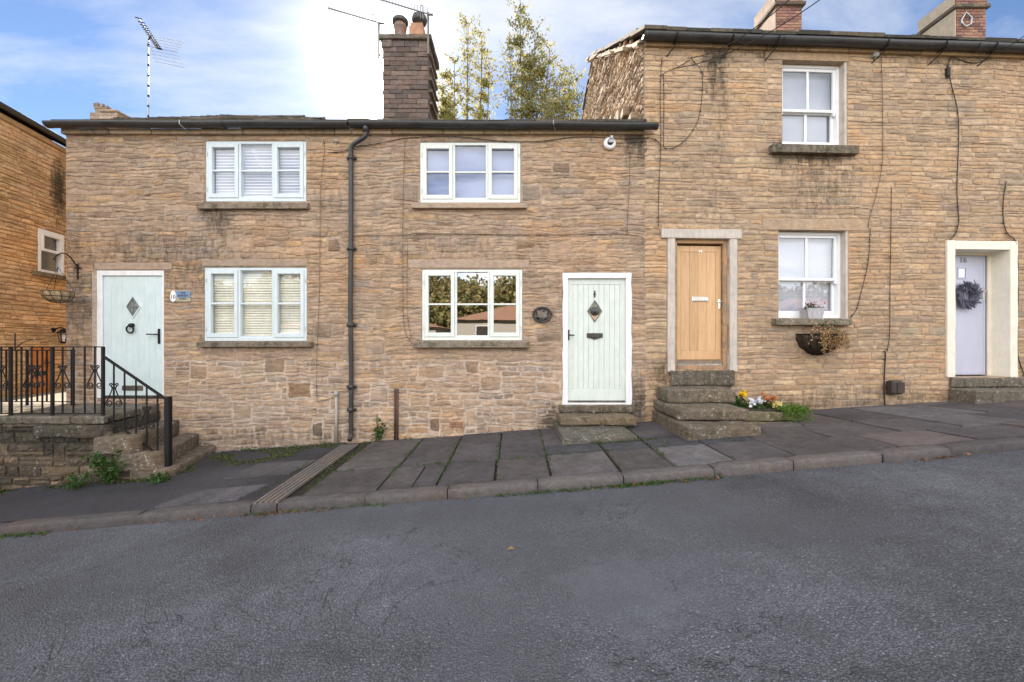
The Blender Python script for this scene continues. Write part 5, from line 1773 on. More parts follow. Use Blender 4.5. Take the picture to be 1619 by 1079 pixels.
C_ST = (.155, .122, .09, .25)
C_ST2 = (.125, .112, .092, .25)
def q4(x0, x1, y0, y1): return [(x0, y0), (x1, y0), (x1, y1), (x0, y1)]
zd12 = D12[2]
steps('doorsteps', "two low worn stone steps below the sage green door", [
    (q4(.74, 1.93, 6.30, 6.46), EYE - 1.13, zd12 - .004, (.16, .125, .09, .45), 101, .015, .014),
    (q4(.71, 1.83, 5.93, 6.44), EYE - 1.42, EYE - 1.125, (.17, .125, .078, .3), 102, .022, .012),
    (q4(.66, 1.66, 5.34, 6.40), EYE - 1.6, EYE - 1.256, C_ST2, 103, .018, .008)], (1.2, 5.9, EYE - 1.4))
s14 = steps('doorsteps', "three chunky lichen-spotted stone steps below the oak door", [
    (q4(2.50, 3.52, 6.385, 6.55), EYE - .78, EYE - .46, (.14, .112, .082, .4), 111, .015, .014),
    (q4(2.30, 3.30, 5.96, 6.50), EYE - 1.0, EYE - .712, C_ST, 112, .026, .016),
    (q4(2.245, 3.215, 5.47, 6.45), EYE - 1.2, EYE - .927, C_ST, 113, .026, .016),
    (q4(2.205, 3.145, 5.10, 6.42), EYE - 1.5, EYE - 1.085, (.14, .108, .08, .25), 114, .024, .014)], (2.8, 5.8, EYE - 1.3))
uu0, _ = on(FR, 1500, 600); 
p16 = [FR @ Vector(v) for v in ((uu0 - .0, -.05, 0), (uu0 + 1.5, -.05, 0), (uu0 + 1.5, .25, 0), (uu0, .25, 0))]
q16 = [FR @ Vector(v) for v in ((uu0 - .02, -.40, 0), (uu0 + 2.2, -.40, 0), (uu0 + 2.2, .1, 0), (uu0 - .02, .1, 0))]
steps('doorsteps', "long low stone step below the lilac-grey door at the right edge", [
    ([(v.x, v.y) for v in p16], EYE - .80, F16[2] - .004, (.15, .12, .09, .3), 121, .012, .012),
    ([(v.x, v.y) for v in q16], EYE - 1.1, EYE - .765, (.16, .13, .095, .25), 122, .02, .012)], (7.6, 6.3, EYE - .98))

# ------------------------------------------------------------------ left stair, landing, railings
ts = thing('stone_staircase', (-5.8, 5.8, gp(-5.8, 5.8) - .2), "mossy blackened stone landing with steps curling down to the pavement at the left", 'staircase')
YS = 5.30
rS = np.random.default_rng(6)
FS = Matrix.Translation((0, YS, 0))
m = MB(FS)
st_s = stains([(-7, EYE - 1.15, 2.5, .45, .8), (-5.8, EYE - 1.25, .9, .35, .9), (-6.2, EYE - 1.9, 3, .3, .35)])
LZ = EYE - .985
ttop = lambda u: LZ - .10 if u < -5.42 else (EYE - 1.45 if u < -5.1 else (EYE - 1.66 if u < -4.9 else EYE - 2.0))
wall_stones(m, -11, -4.75, EYE - 2.6, LZ - .09, [], rS, (.08, .17), (.18, .55), P_DARK, W_DARK, st_s, 6, .006, .026, top=ttop)
wall_back(m, -11, -4.75, EYE - 2.6, LZ - .09, [], .2, c=(.12, .095, .075), stainf=st_s, top=ttop, step=.1)
m.build('retaining_wall', 'dark_stone', ts)
m = MB()
x = -11.0
k = 0
while x < -5.6:
    x2 = min(-5.36, x + rS.uniform(.6, .95))
    if -5.36 - x2 < .3: x2 = -5.36
    m.rock(q4(x + .004, x2 - .004, YS - .03, 5.95) if x2 < -5.4 else [(x + .004, YS - .03), (-5.32, YS - .03), (-5.45, 5.95), (x + .004, 5.95)], LZ - .10, LZ, 130 + k, .02, 4, .012, (.15, .125, .10, .35))
    x = x2; k += 1
m.rock([(-11, 5.955), (-5.45, 5.955), (-5.58, 6.42), (-11, 6.42)], LZ - .12, LZ - .004, 140, .01, 5, .008, (.17, .145, .12, .2))
m.build('landing', 'step_stone', ts)
for k, (xb, xf, zt, zb_, xl) in enumerate(((-5.57, -5.30, LZ - .115, EYE - 1.26, -6.2), (-5.28, -4.88, EYE - 1.235, EYE - 1.48, -5.43), (-4.97, -4.57, EYE - 1.455, EYE - 1.69, -5.14), (-4.68, -4.42, EYE - 1.655, EYE - 2.0, -4.95))):
    m = MB()
    m.rock([(xl, YS - .07), (xf - .06, YS - .07), (xf, YS + .03), (xb, 6.44), (xl, 6.44)], zb_, zt, 150 + k, .028, 6, .016, ((.09, .075, .058, .6) if k == 0 else (.15, .115, .085, .3)))
    m.build('step', 'step_stone', ts)
# paved yard running back between the houses
m = MB(); m.box(-14, XL - .005, 6.425, 13, LZ - .3, LZ - .01, (.30, .27, .23, 0)); m.build('side_path', 'smooth_stone', None, kind='structure')


def scroll(m, x, z, y, h, w_, r=.007):
    """wrought heart-shaped collar with scrolled ends"""
    for s in (-1, 1):
        pts = []
        # small upper curl
        for t in np.linspace(0, 1, 9):
            a = math.pi * (1.6 * (1 - t)) ; q = .022 * (.35 + .65 * t)
            pts.append((x + s * (.036 + q * math.cos(a)), y, z + h * .5 - .02 + q * math.sin(a)))
        # flank
        for t in np.linspace(0, 1, 9)[1:]:
            pts.append((x + s * (.012 + (w_ * .5 - .012) * (t ** 1.4)), y, z + h * .5 - .03 - (h * .68) * t))
        # lower curl inwards
        cx_, cz_ = x + s * (w_ * .5 - .046), z - h * .5 + .075
        for t in np.linspace(0, 1, 22)[1:]:
            a = -t * 2 * math.pi * 1.35; q = .046 * (1 - .72 * t)
            pts.append((cx_ + s * q * math.cos(a), y, cz_ + q * math.sin(a) - .0))
        m.tube(pts, r, 6)
    m.tube([(x - .03, y, z + h * .5 - .055), (x + .03, y, z + h * .5 - .055)], .009, 6)


def rail_x(px, d): return (px - 809.5) * d / FPX
tr = thing('iron_railing', (-6.0, YS + .06, LZ), "black wrought iron railing with scrolls along the front landing and down the steps", 'railing', 0, 'wrought iron railings')
yR = YS + .06
zt_ = EYE - .085; zb_ = LZ + .02
for px in (-60, 17, 83, 163):
    xx = rail_x(px, yR)
    m = MB(); m.box(xx - .016, xx + .016, yR - .016, yR + .016, LZ - .16 if px != 163 else LZ - .25, zt_ + .01, (1, 1, 1, 0), .003); m.build('post', 'iron_black', tr)
xe = rail_x(163, yR)
m = MB(); m.box(rail_x(-140, yR), xe, yR - .018, yR + .018, zt_, zt_ + .014, (1, 1, 1, 0), .003); m.build('handrail', 'iron_black', tr)
m = MB(); m.box(rail_x(-140, yR), xe, yR - .014, yR + .014, zb_, zb_ + .012, (1, 1, 1, 0), .002); m.build('bottom_rail', 'iron_black', tr)
for px in (-15, 2, 34, 50, 67, 99, 116, 134, 150):
    xx = rail_x(px, yR); m = MB(); m.box(xx - .008, xx + .008, yR - .008, yR + .008, zb_, zt_, (1, 1, 1, 0), .002); m.build('baluster', 'iron_black', tr)
for px in (2, 50, 99, 150):
    m = MB(); scroll(m, rail_x(px, yR), EYE - .49, yR, .34, .215); m.build('scroll', 'iron_black', tr)
# sloping flight
x1_, z1a, z1b = rail_x(163, yR), EYE - .20, LZ + .01
x2_, z2a, z2b = rail_x(266, yR), EYE - .79, EYE - 1.60
def sl(x, a, b): return a + (b - a) * (x - x1_) / (x2_ - x1_)
m = MB()
def bar(m, p, q, w_, h_):
    p, q = Vector(p), Vector(q)
    v = [(p.x, p.y - w_, p.z - h_), (p.x, p.y + w_, p.z - h_), (p.x, p.y + w_, p.z + h_), (p.x, p.y - w_, p.z + h_), (q.x, q.y - w_, q.z - h_), (q.x, q.y + w_, q.z - h_), (q.x, q.y + w_, q.z + h_), (q.x, q.y - w_, q.z + h_)]
    m.add(v, [(0, 1, 2, 3), (7, 6, 5, 4), (0, 4, 5, 1), (1, 5, 6, 2), (2, 6, 7, 3), (3, 7, 4, 0)])
bar(m, (x1_, yR, z1a), (x2_, yR, z2a), .018, .012); m.build('handrail', 'iron_black', tr)
m = MB(); bar(m, (x1_, yR, z1b), (x2_, yR, z2b), .013, .010); m.build('bottom_rail', 'iron_black', tr)
for px in (180, 197, 215, 232, 249):
    xx = rail_x(px, yR); m = MB(); m.box(xx - .008, xx + .008, yR - .008, yR + .008, sl(xx, z1b, z2b), sl(xx, z1a, z2a), (1, 1, 1, 0), .002); m.build('baluster', 'iron_black', tr)
for px in (180, 232):
    xx = rail_x(px, yR); m = MB(); scroll(m, xx, (sl(xx, z1a, z2a) + sl(xx, z1b, z2b)) / 2 - .04, yR, .34, .215); m.build('scroll', 'iron_black', tr)
m = MB(); m.box(x2_ - .032, x2_ + .032, yR - .032, yR + .032, gp(x2_, yR) - .12, EYE - .735, (1, 1, 1, 0), .004); m.build('newel_post', 'iron_black', tr)
# second railing at the back of the landing
tb = thing('iron_railing', (-7.1, 6.25, LZ), "short black scrolled railing at the back of the landing before the orange door", 'railing', 0, 'wrought iron railings')
yb_ = 6.2
for px, w_ in ((-30, .014), (43, .014), (115, .018)):
    xx = rail_x(px, yb_); m = MB(); m.box(xx - w_, xx + w_, yb_ - w_, yb_ + w_, LZ - .05, EYE - .13, (1, 1, 1, 0), .003); m.build('post', 'iron_black', tb)
m = MB(); m.box(rail_x(-140, yb_), rail_x(115, yb_), yb_ - .014, yb_ + .014, EYE - .15, EYE - .135); m.build('handrail', 'iron_black', tb)
m = MB(); m.box(rail_x(-140, yb_), rail_x(115, yb_), yb_ - .012, yb_ + .012, LZ + .05, LZ + .062); m.build('bottom_rail', 'iron_black', tb)
for px in (10, 26, 59, 74):
    xx = rail_x(px, yb_); m = MB(); m.box(xx - .008, xx + .008, yb_ - .008, yb_ + .008, LZ + .05, EYE - .14); m.build('baluster', 'iron_black', tb)
m = MB(); scroll(m, rail_x(59, yb_), EYE - .55, yb_, .36, .23); m.build('scroll', 'iron_black', tb)
m = MB(); xx = rail_x(24, yb_)
m.tube([(xx, yb_, EYE - .14), (xx, yb_, EYE + .12)], .008, 6); m.tube([(xx, yb_, EYE - .12), (xx + .1, yb_, EYE - .03), (xx + .28, yb_, EYE + .03), (xx + .30, yb_, EYE - .0)], .006, 6); m.build('finial', 'iron_black', tb)

# ------------------------------------------------------------------ wall furniture (things of their own)
def smooth_path(pts, n=6):
    pts = [Vector(p) for p in pts]; out = []
    for i in range(len(pts) - 1):
        p0, p1, p2, p3 = pts[max(i - 1, 0)], pts[i], pts[i + 1], pts[min(i + 2, len(pts) - 1)]
        for k in range(n):
            t = k / n
            out.append(.5 * ((2 * p1) + (p2 - p0) * t + (2 * p0 - 5 * p1 + 4 * p2 - p3) * t * t + (3 * p1 - p0 - 3 * p2 + p3) * t ** 3))
    out.append(pts[-1]); return out


rcab = random.Random(3)
def cable(F, pxs, mat, label, r=.006, n=-.022, clips=True):
    m = MB(F)
    pts = [(on(F, x, y)[0], n + rcab.uniform(-.004, .004), on(F, x, y)[1]) for x, y in pxs]
    sp = smooth_path(pts)
    m.tube(sp, r * .85, 6)
    if clips:
        for q in sp[3::5]:
            m.box(q[0] - .007, q[0] + .007, n - .008, n + .022, q[2] - .005, q[2] + .005)
    return m.build('wall_cable', mat, None, True, label=label, cat='cable', group='cables clipped to the house fronts')


cable(FL, [(520, 243), (545, 240), (560, 234), (600, 228), (640, 220), (700, 217), (740, 219), (790, 224), (850, 225), (900, 219), (940, 218), (985, 221), (1020, 219), (1036, 222)], 'cable_black', "thin dark cable sagging just under the low gutter above the cream upper casement")
cable(FL, [(632, 214), (640, 224), (638, 300), (637, 400), (638, 480), (641, 525), (655, 546)], 'cable_brown', "thin brown cable running down the wall just left of both cream casements", .005)
cable(FL, [(645, 372), (644, 440), (645, 500), (650, 530), (648, 538)], 'cable_brown', "short brown cable dropping beside the left jamb of the lower cream casement", .004)
cable(FL, [(556, 374), (640, 372), (660, 370), (760, 371), (870, 372), (960, 371), (1012, 374), (1015, 384)], 'cable_brown', "thin brown cable running level between upper and lower cream casements", .0055)
cable(FL, [(987, 216), (994, 228), (995, 280), (992, 340), (991, 370)], 'cable_brown', "short brown cable dropping from the low gutter end beside the floodlight", .005)
cable(FL, [(512, 222), (514, 240), (508, 300), (506, 460), (502, 560), (502, 628), (508, 634), (528, 628)], 'cable_brown', "thin brown cable dropping right of the blue-grey casements to the pale waste pipe", .005)
cable(FR, [(1046, 92), (1044, 118), (1043, 160), (1044, 230), (1041, 300), (1040, 360)], 'cable_black', "dark cable straight down the joint between the low and tall cottages", .006)
cable(FR, [(1048, 118), (1049, 160), (1048, 225), (1052, 236), (1066, 234), (1085, 220), (1103, 190), (1109, 150), (1108, 115), (1095, 98), (1092, 92)], 'cable_black', "dark cable looping out across the tall wall above the oak door", .006)
cable(FR, [(1042, 122), (1052, 116), (1070, 108), (1090, 96)], 'cable_black', "short dark cable slanting up from the junction at the tall house corner", .006, clips=False)
cable(FR, [(1036, 222), (1044, 232), (1042, 240)], 'cable_black', "knot of dark cable tails beside the end of the low gutter", .007, clips=False)
cable(FR, [(1391, 88), (1393, 150), (1394, 230), (1393, 262), (1384, 305), (1373, 345), (1371, 362)], 'cable_brown', "brown cable falling from the grey box under the high gutter", .006)
cable(FR, [(1374, 362), (1372, 400), (1368, 430), (1358, 470), (1352, 490), (1343, 503)], 'cable_black', "black cable slanting down to the right end of the lower sash window sill", .006)
cable(FR, [(1407, 297), (1406, 380), (1405, 460), (1404, 530), (1400, 556)], 'cable_black', "dark cable straight down the wall between sash windows and lilac-grey door", .006)
cable(FR, [(1396, 555), (1398, 562), (1396, 590), (1396, 630), (1398, 646)], 'cable_black', "thick black cable tail running down beside the brown meter cover", .011)
cable(FR, [(1577, 82), (1558, 96), (1535, 101), (1515, 96), (1504, 92), (1498, 100), (1497, 112), (1503, 140), (1512, 180), (1513, 230), (1511, 300), (1513, 350), (1508, 370), (1499, 382), (1504, 392)], 'cable_black', "black cable with a joint box hanging down to the left corner of the cream surround", .0075)
cable(FR, [(1588, 288), (1584, 320), (1584, 350), (1590, 370), (1603, 385), (1607, 440), (1606, 520), (1606, 560), (1612, 580), (1618, 596)], 'cable_black', "black cable curving down the right side of the cream door surround", .0075)
# overhead service wires
def overhead(p, q, label, sag=.15):
    p, q = Vector(p), Vector(q)
    m = MB(); m.tube([p.lerp(q, t) - Vector((0, 0, sag * 4 * t * (1 - t))) for t in np.linspace(0, 1, 14)], .006, 5)
    m.build('overhead_wire', 'cable_black', None, label=label, cat='wire', group='overhead wires above the tall roof')
eL = lambda px, py, n=-.05: FR @ Vector((on(FR, px, py)[0], n, on(FR, px, py)[1]))
overhead(eL(1085, 96), at(1262, -14, 4.3), "upper thin wire crossing the high gutter toward the brick chimney")
overhead(eL(1062, 112), at(1310, -10, 4.3), "middle thin wire crossing the high gutter and passing the brick chimney")
overhead(eL(1575, 84), at(1660, 20, 4.6), "short thin wire at the top right edge leaving the high gutter", .05)

def wall_box(F, px, py, w_, h_, dp, mat, name, label, cat):
    u, z = on(F, px, py)
    m = MB(F); m.box(u - w_ / 2, u + w_ / 2, -dp, .006, z - h_ / 2, z + h_ / 2, (1, 1, 1, 0), .008)
    m.box(u - w_ / 2 + .012, u + w_ / 2 - .012, -dp - .006, -dp + .002, z - h_ / 2 + .012, z + h_ / 2 - .012, (1, 1, 1, 0), .003)
    m.tube([(u, -dp * .5, z - h_ / 2), (u, -dp * .5, z - h_ / 2 - .03)], .009, 6)
    return m.build(name, mat, None, label=label, cat=cat)
wall_box(FR, 1381, 89, .10, .09, .06, 'cable_grey', 'junction_box', "small pale grey junction box under the high gutter", 'junction box')
wall_box(FR, 1496, 116, .055, .15, .05, 'cable_black', 'cable_joint', "small black joint box on the cable above the lilac-grey door", 'cable joint')
wall_box(FL, 532, 224, .07, .05, .04, 'cable_grey', 'junction_box', "tiny grey box under the low gutter left of the downpipe", 'junction box')
# brown meter cover at the wall foot
u, z = on(FR, 1409, 612)
m = MB(FR)
m.box(u - .10, u + .10, -.13, .006, z - .11, z + .11, (1, 1, 1, 0), .03)
m.box(u - .03, u + .09, -.142, -.128, z - .09, z + .09, (1, 1, 1, 0), .008)
for k in range(3): m.box(u - .105 + k * .02, u - .098 + k * .02, -.11, -.02, z - .10, z + .10)
m.build('meter_cover', 'brown_plastic', None, label="rounded dark brown meter cover low on the wall above the pavement", cat='meter cover')

# floodlight / siren dome on number 12
u, z = on(FL, 963, 229)
t = thing('wall_light', (u, YW - .1, z - .1), "round white dish-shaped wall light under the low gutter end", 'wall light')
m = MB(FL); m.lathe([(.0, .01), (.085, .01), (.095, .0), (.098, -.025), (.075, -.045), (.045, -.05)], (u, -.02, z), 22, axis='Y'); m.build('housing', 'plastic_white', t, True)
m = MB(FL); m.lathe([(.05, -.048), (.05, -.062), (.044, -.07), (0, -.072)], (u + .012, -.02, z + .02), 16, axis='Y'); m.build('lens', 'dark_pewter', t, True)
m = MB(FL)
for k in (-1, 0, 1): m.box(u - .03, u + .055, -.096, -.091, z + .015 + k * .02, z + .022 + k * .02)
m.build('grille', 'plastic_white', t)
m = MB(FL); m.tube([(u + .03, -.03, z + .07), (u + .035, -.05, z + .11), (u + .02, -.02, z + .12)], .018, 8); m.build('bracket', 'plastic_white', t)

# oval cast plaque
u, z = on(FL, 857, 498)
t = thing('oval_plaque', (u, YW - .03, z - .12), "oval dark metal wreath plaque between the lower casement and sage door", 'plaque')
m = MB(FL)
m.tube([(u + .145 * math.cos(a), -.03, z + .115 * math.sin(a)) for a in np.linspace(0, 2 * math.pi, 33)], .013, 8)
m.tube([(u + .128 * math.cos(a), -.035, z + .098 * math.sin(a)) for a in np.linspace(0, 2 * math.pi, 33)], .005, 6); m.build('rim', 'dark_pewter', t, True)
m = MB(FL); rq = random.Random(9)
for k in range(26):
    a = rq.uniform(0, 6.28); q = rq.uniform(.6, .9)
    if math.sin(a) > .2 and math.cos(a) < .1 and rq.random() < .6: continue
    m.lathe([(0, -.012), (.014, -.008), (.018, .0), (.018, .012)], (u + .14 * q * math.cos(a), -.022, z + .11 * q * math.sin(a)), 7, axis='Y')
m.box(u - .12, u + .12, -.024, -.014, z - .07, z - .045, (1, 1, 1, 0), .004)
m.build('relief', 'dark_pewter', t, True)
m = MB(FL); m.lathe([(0, -.012), (.09, -.012), (.1, .0)], (u, -.002, z), 20, axis='Y'); m.build('backplate', 'pewter', t)

# name plaque of number 10
u, z = on(FL, 290, 469)
t = thing('house_sign', (u - .03, YW - .03, z - .1), "small slate-blue house name sign with white number 10 oval beside the mint door", 'sign')
m = MB(FL); m.box(u - .115, u + .12, -.020, -.004, z - .02, z + .085, (1, 1, 1, 0), .004); m.build('sign_board', 'plaque_blue', t)
m = MB(FL); m.box(u - .115, u + .12, -.0195, -.004, z - .085, z - .021, (1, 1, 1, 0), .004); sb = m.build('sign_base', 'plaque_sand', t)
for s_, zz2, sz in (('THE', .052, .05), ('BARBERS', .010, .042), ('SHED', -.042, .046)):
    text_obj(s_, sz, FL, u + .01, -.0215, z + zz2, 'ink', t, 'lettering', .001)
u2 = on(FL, 276, 469)[0]
m = MB(FL); 
op = [(u2 + .048 * math.cos(a) * (1 if math.sin(a) < 0 else 1 - .25 * math.sin(a)), z + .09 * math.sin(a)) for a in np.linspace(0, 2 * math.pi, 20)[:-1]]
m.prism(op, -.030, -.018); m.build('number_tile', 'plastic_white', t)
text_obj('10', .085, FL, u2, -.0315, z - .012, 'ink', t, 'numeral', .001)

# ------------------------------------------------------------------ plants
rl = np.random.default_rng(12)
# coir hanging basket on its bracket (number 10's corner)
ub, zb0 = on(FL, 124, 432)
t = thing('basket_bracket', (ub, YW, zb0 - .1), "black curled iron bracket holding the empty hanging basket", 'bracket')
m = MB(FL)
m.box(ub - .012, ub + .012, -.018, -.004, zb0 - .10, zb0 + .14, (1, 1, 1, 0), .003)
m.box(ub - .05, ub + .05, -.018, -.004, zb0 + .07, zb0 + .085)
arc = [(ub - .012 * k / 12, -.02 - .30 * (k / 12), zb0 + .1 + .17 * math.sin(math.pi * .62 * k / 12 * 1.35)) for k in range(13)]
m.tube(arc, .009, 6)
e = arc[-1]
m.tube([e, (e[0], e[1] - .02, e[2] - .03), (e[0], e[1] - .005, e[2] - .045), (e[0], e[1] + .012, e[2] - .03)], .007, 6)
m.build('arm', 'iron_black', t)
hx, hy, hz = at(92, 467, YW - .32)
t = thing('hanging_basket', (hx, hy, hz - .12), "empty coir-lined hanging basket at the left corner of the low cottage", 'hanging basket', 0, 'hanging baskets')
m = MB(); m.lathe([(.17, .05), (.168, .02), (.15, -.04), (.11, -.085), (.05, -.11), (.0, -.115)], (hx, hy, hz), 22); m.lathe([(.158, .05), (.10, -.05), (0, -.08)], (hx, hy, hz), 22); m.build('liner', 'coir', t, True)
m = MB()
for rr_, hh_ in ((.175, .055), (.162, -.02), (.117, -.083)):
    m.tube([(hx + rr_ * math.cos(a), hy + rr_ * math.sin(a), hz + hh_) for a in np.linspace(0, 2 * math.pi, 25)], .004, 5)
for k in range(10):
    a = k * 2 * math.pi / 10
    m.tube([(hx + q * math.cos(a + tw), hy + q * math.sin(a + tw), hz + h_) for q, h_, tw in ((.175, .055, 0), (.168, .0, .08), (.145, -.055, .16), (.088, -.102, .1), (.02, -.118, 0))], .0035, 5)
m.build('wire_frame', 'iron_black', t)
m = MB(); top = (arc[-1][0], arc[-1][1] + YW, arc[-1][2] - .04)
for k in range(3):
    a = .6 + k * 2 * math.pi / 3; m.tube([(hx + .17 * math.cos(a), hy + .17 * math.sin(a), hz + .055), (hx, hy, hz + .42)], .003, 5)
m.build('chains', 'iron_black', t)

# wall manger basket with dried plants
u, z = on(FR, 1290, 527)
p0 = FR @ Vector((u, 0, z - .34))
t = thing('hanging_basket', tuple(p0), "dark half-round wall basket of withered trailing plants under the lower sash window", 'hanging basket', ROT, 'hanging baskets')
m = MB(FR); m.lathe([(.33, .0), (.325, -.08), (.28, -.19), (.18, -.28), (.05, -.325), (0, -.33)], (u, 0, z - .02), 24, half=(math.pi, 2 * math.pi)); m.build('liner', 'dark_coir', t, True)
m = MB(FR)
prof = [(.335, .0), (.33, -.08), (.285, -.19), (.185, -.28), (.055, -.33)]
for k in range(11):
    a = math.pi + k * math.pi / 10; m.tube([(u + q * math.cos(a), q * math.sin(a), z - .02 + h_) for q, h_ in prof], .007, 5)
m.tube([(u + .335 * math.cos(a), .335 * math.sin(a), z - .02) for a in np.linspace(math.pi, 2 * math.pi, 20)], .008, 6); m.build('wire_frame', 'iron_black', t)
def plant_mesh(F, base, spread, h, n, size, rng_, col, droop=0.0, stems=True, var=.35):
    m = MB(F); pts = []
    ns = max(5, n // 22)
    for k in range(ns):
        a = rng_.uniform(0, 6.28); q = spread * math.sqrt(rng_.random())
        tip = Vector((base[0] + q * math.cos(a), base[1] + q * math.sin(a) * .5, base[2] + h * rng_.uniform(.4, 1) * (1 - .5 * q / spread) - droop * (q / spread) ** 2))
        b_ = Vector((base[0] + .5 * q * math.cos(a), base[1] + .25 * q * math.sin(a), base[2]))
        mid_ = b_.lerp(tip, .5) + Vector((0, 0, droop * .3))
        path = [b_.lerp(mid_, t_ * 2) if t_ < .5 else mid_.lerp(tip, t_ * 2 - 1) for t_ in np.linspace(0, 1, 7)]
        if stems: m.tube(path, .0028, 4, (*(np.array(col) * .8), 0))
        for _ in range(n // ns):
            c_ = path[rng_.integers(2, 7)]; pts.append(tuple(c_ + Vector(rng_.normal(0, size * .5, 3))))
    m.leaves(pts, size, rng_, col, var, .5, .3)
    return m
m = plant_mesh(FR, (u - .02, -.18, z - .03), .30, .26, 420, .045, rl, (.42, .26, .16), .28); m.build('dried_foliage', 'petal', t)
m = MB(FR); pts = []
for k in range(44):
    x_ = u + rl.uniform(-.16, .26); L = rl.uniform(.12, .34)
    pth = [(x_ + .02 * math.sin(s * 3 + k), -.30 - .03 * math.sin(s * 2), z + .02 - L * s) for s in np.linspace(0, 1, 7)]
    m.tube(pth, .003, 4, (.30, .17, .07, 0)); pts += [(p_[0] + rl.normal(0, .012), p_[1] + rl.normal(0, .012), p_[2]) for p_ in pth for _ in range(3)]
m.leaves(pts, .03, rl, (.44, .28, .13), .6, .5); m.build('trailing_stems', 'petal', t)
m = MB(FR); m.leaves([(u + rl.uniform(-.12, .18), -.2 + rl.uniform(-.12, .05), z + rl.uniform(-.02, .14)) for _ in range(90)], .05, rl, (1, 1, 1), .4); m.build('green_leaves', 'green_leaf', t)

# pot with flowers on the lower sash sill
u, z = on(FR, 1287, 503, -.05)
zS = S14L[3]
t = thing('flower_pot', tuple(FR @ Vector((u, -.01, zS))), "small weathered grey pot of red and white flowers on the lower sash window sill", 'flower pot', ROT)
m = MB(FR)
b0 = [(u - .11, -.085), (u + .11, -.085), (u + .11, .07), (u - .11, .07)]; b1 = [(u - .155, -.10), (u + .145, -.10), (u + .145, .085), (u - .155, .085)]
v = [(x, y, zS + .001) for x, y in b0] + [(x, y, zS + .17) for x, y in b1] + [(x * .94 + u * .06, y * .9, zS + .17) for x, y in b1] + [(x * .94 + u * .06, y * .9, zS + .13) for x, y in b1]
f = [(3, 2, 1, 0)] + [(i, (i + 1) % 4, (i + 1) % 4 + 4, i + 4) for i in range(4)] + [(i + 4, (i + 1) % 4 + 4, (i + 1) % 4 + 8, i + 8) for i in range(4)] + [(i + 8, (i + 1) % 4 + 8, (i + 1) % 4 + 12, i + 12) for i in range(4)] + [(12, 13, 14, 15)]
m.add(v, f)
m.tube([(u - .15, -.01, zS + .15), (u - .19, -.01, zS + .17), (u - .20, -.01, zS + .13), (u - .15, -.01, zS + .11)], .006, 6)
m.build('pot', 'pot_grey', t)
m = plant_mesh(FR, (u, -.02, zS + .15), .19, .15, 170, .042, rl, (1.0, 1.0, 1.0), .06); m.build('foliage', 'green_leaf', t)
for nm, colr, cnt in (('red_flowers', (.45, .03, .05), 26), ('white_flowers', (.85, .80, .78), 30)):
    m = MB(FR); m.leaves([(u + rl.uniform(-.16, .20), -.05 + rl.uniform(-.07, .07), zS + .17 + rl.uniform(.0, .12)) for _ in range(cnt)], .032, rl, colr, .2, .8); m.build(nm, 'petal', t)

# wreath on number 16's door
u, z = on(FR, 1528, 467, nd - .05)
t = thing('door_wreath', tuple(FR @ Vector((u, nd - .05, z - .22))), "bushy grey-lilac dried wreath hung on the lilac-grey door", 'wreath', ROT)
m = MB(FR)
m.tube([(u + .135 * math.cos(a), nd - .045, z + .135 * math.sin(a)) for a in np.linspace(0, 2 * math.pi, 33)], .045, 8)
m.build('ring', 'lavender_grey', t, True)
m = MB(FR); vs = []
for k in range(620):
    a = rl.uniform(0, 2 * math.pi); rr_ = .135 + rl.normal(0, .025)
    p_ = Vector((u + rr_ * math.cos(a), nd - .045 - abs(rl.normal(0, .03)), z + rr_ * math.sin(a)))
    outw = 1 if rl.random() < .75 else -.5
    d_ = Vector((math.cos(a) * outw - math.sin(a) * .9, rl.normal(-.2, .25), math.sin(a) * outw + math.cos(a) * .9)).normalized()
    L = rl.uniform(.06, .125)
    sh_ = rl.uniform(.5, 1.5)
    m.tube([p_, p_ + d_ * L * .6, p_ + d_ * L], [.006, .007, .001], 4, (.17 * sh_, .165 * sh_, .215 * sh_, 0), False)
m.build('sprigs', 'petal', t)

# stone planter beside the oak-door steps
t = thing('stone_planter', (3.75, 5.85, gp(3.75, 5.85)), "low mossy stone planter between the oak door steps and the pavement", 'planter')
for k, (poly, z0_, z1_) in enumerate(((q4(3.24, 3.93, 5.70, 6.42), EYE - 1.13, EYE - 1.005), (q4(3.24, 3.90, 5.68, 6.42), EYE - 1.35, EYE - 1.135), (q4(3.935, 4.12, 5.74, 6.45), EYE - 1.35, EYE - 1.02))):
    m = MB(); m.rock(poly, z0_, z1_, 160 + k, .018, 5, .012, (.17, .145, .085, .15)); m.build('planter_block', 'step_stone', t)
m = MB(); m.box(3.3, 4.05, 5.78, 6.40, EYE - 1.02, EYE - .985); m.build('soil', 'soil', t)
def bedding(label, name, base, spread, h, n, size, mat, col, droop, flowers=None, cat='plant', front=False):
    t = thing(name, base, label, cat, 0, 'plants in the stone planter')
    m = plant_mesh(None, base, spread, h, n, size, rl, col, droop); m.build('foliage', mat, t)
    if flowers:
        colr, cnt, sz, hh = flowers
        m = MB(); pts = []
        for k in range(cnt):
            c_ = (base[0] + rl.uniform(-spread, spread) * .6, base[1] - .03 + rl.uniform(-.08, .05), base[2] + hh + rl.uniform(-.03, .03))
            pts += [(c_[0] + rl.normal(0, sz * .3), c_[1] + rl.normal(0, sz * .2), c_[2] + rl.normal(0, sz * .3)) for _ in range(14)]
        m.leaves(pts, sz, rl, colr, .15, .9, 0, .06); m.build('flowers', 'petal', t)
zP = EYE - .99
bedding("bright yellow flowers rising beside the oak door steps", 'yellow_flower_plant', (3.36, 6.0, zP), .14, .22, 260, .05, 'green_leaf', (.9, 1.0, .9), .0, ((.80, .52, .02), 3, .045, .23))
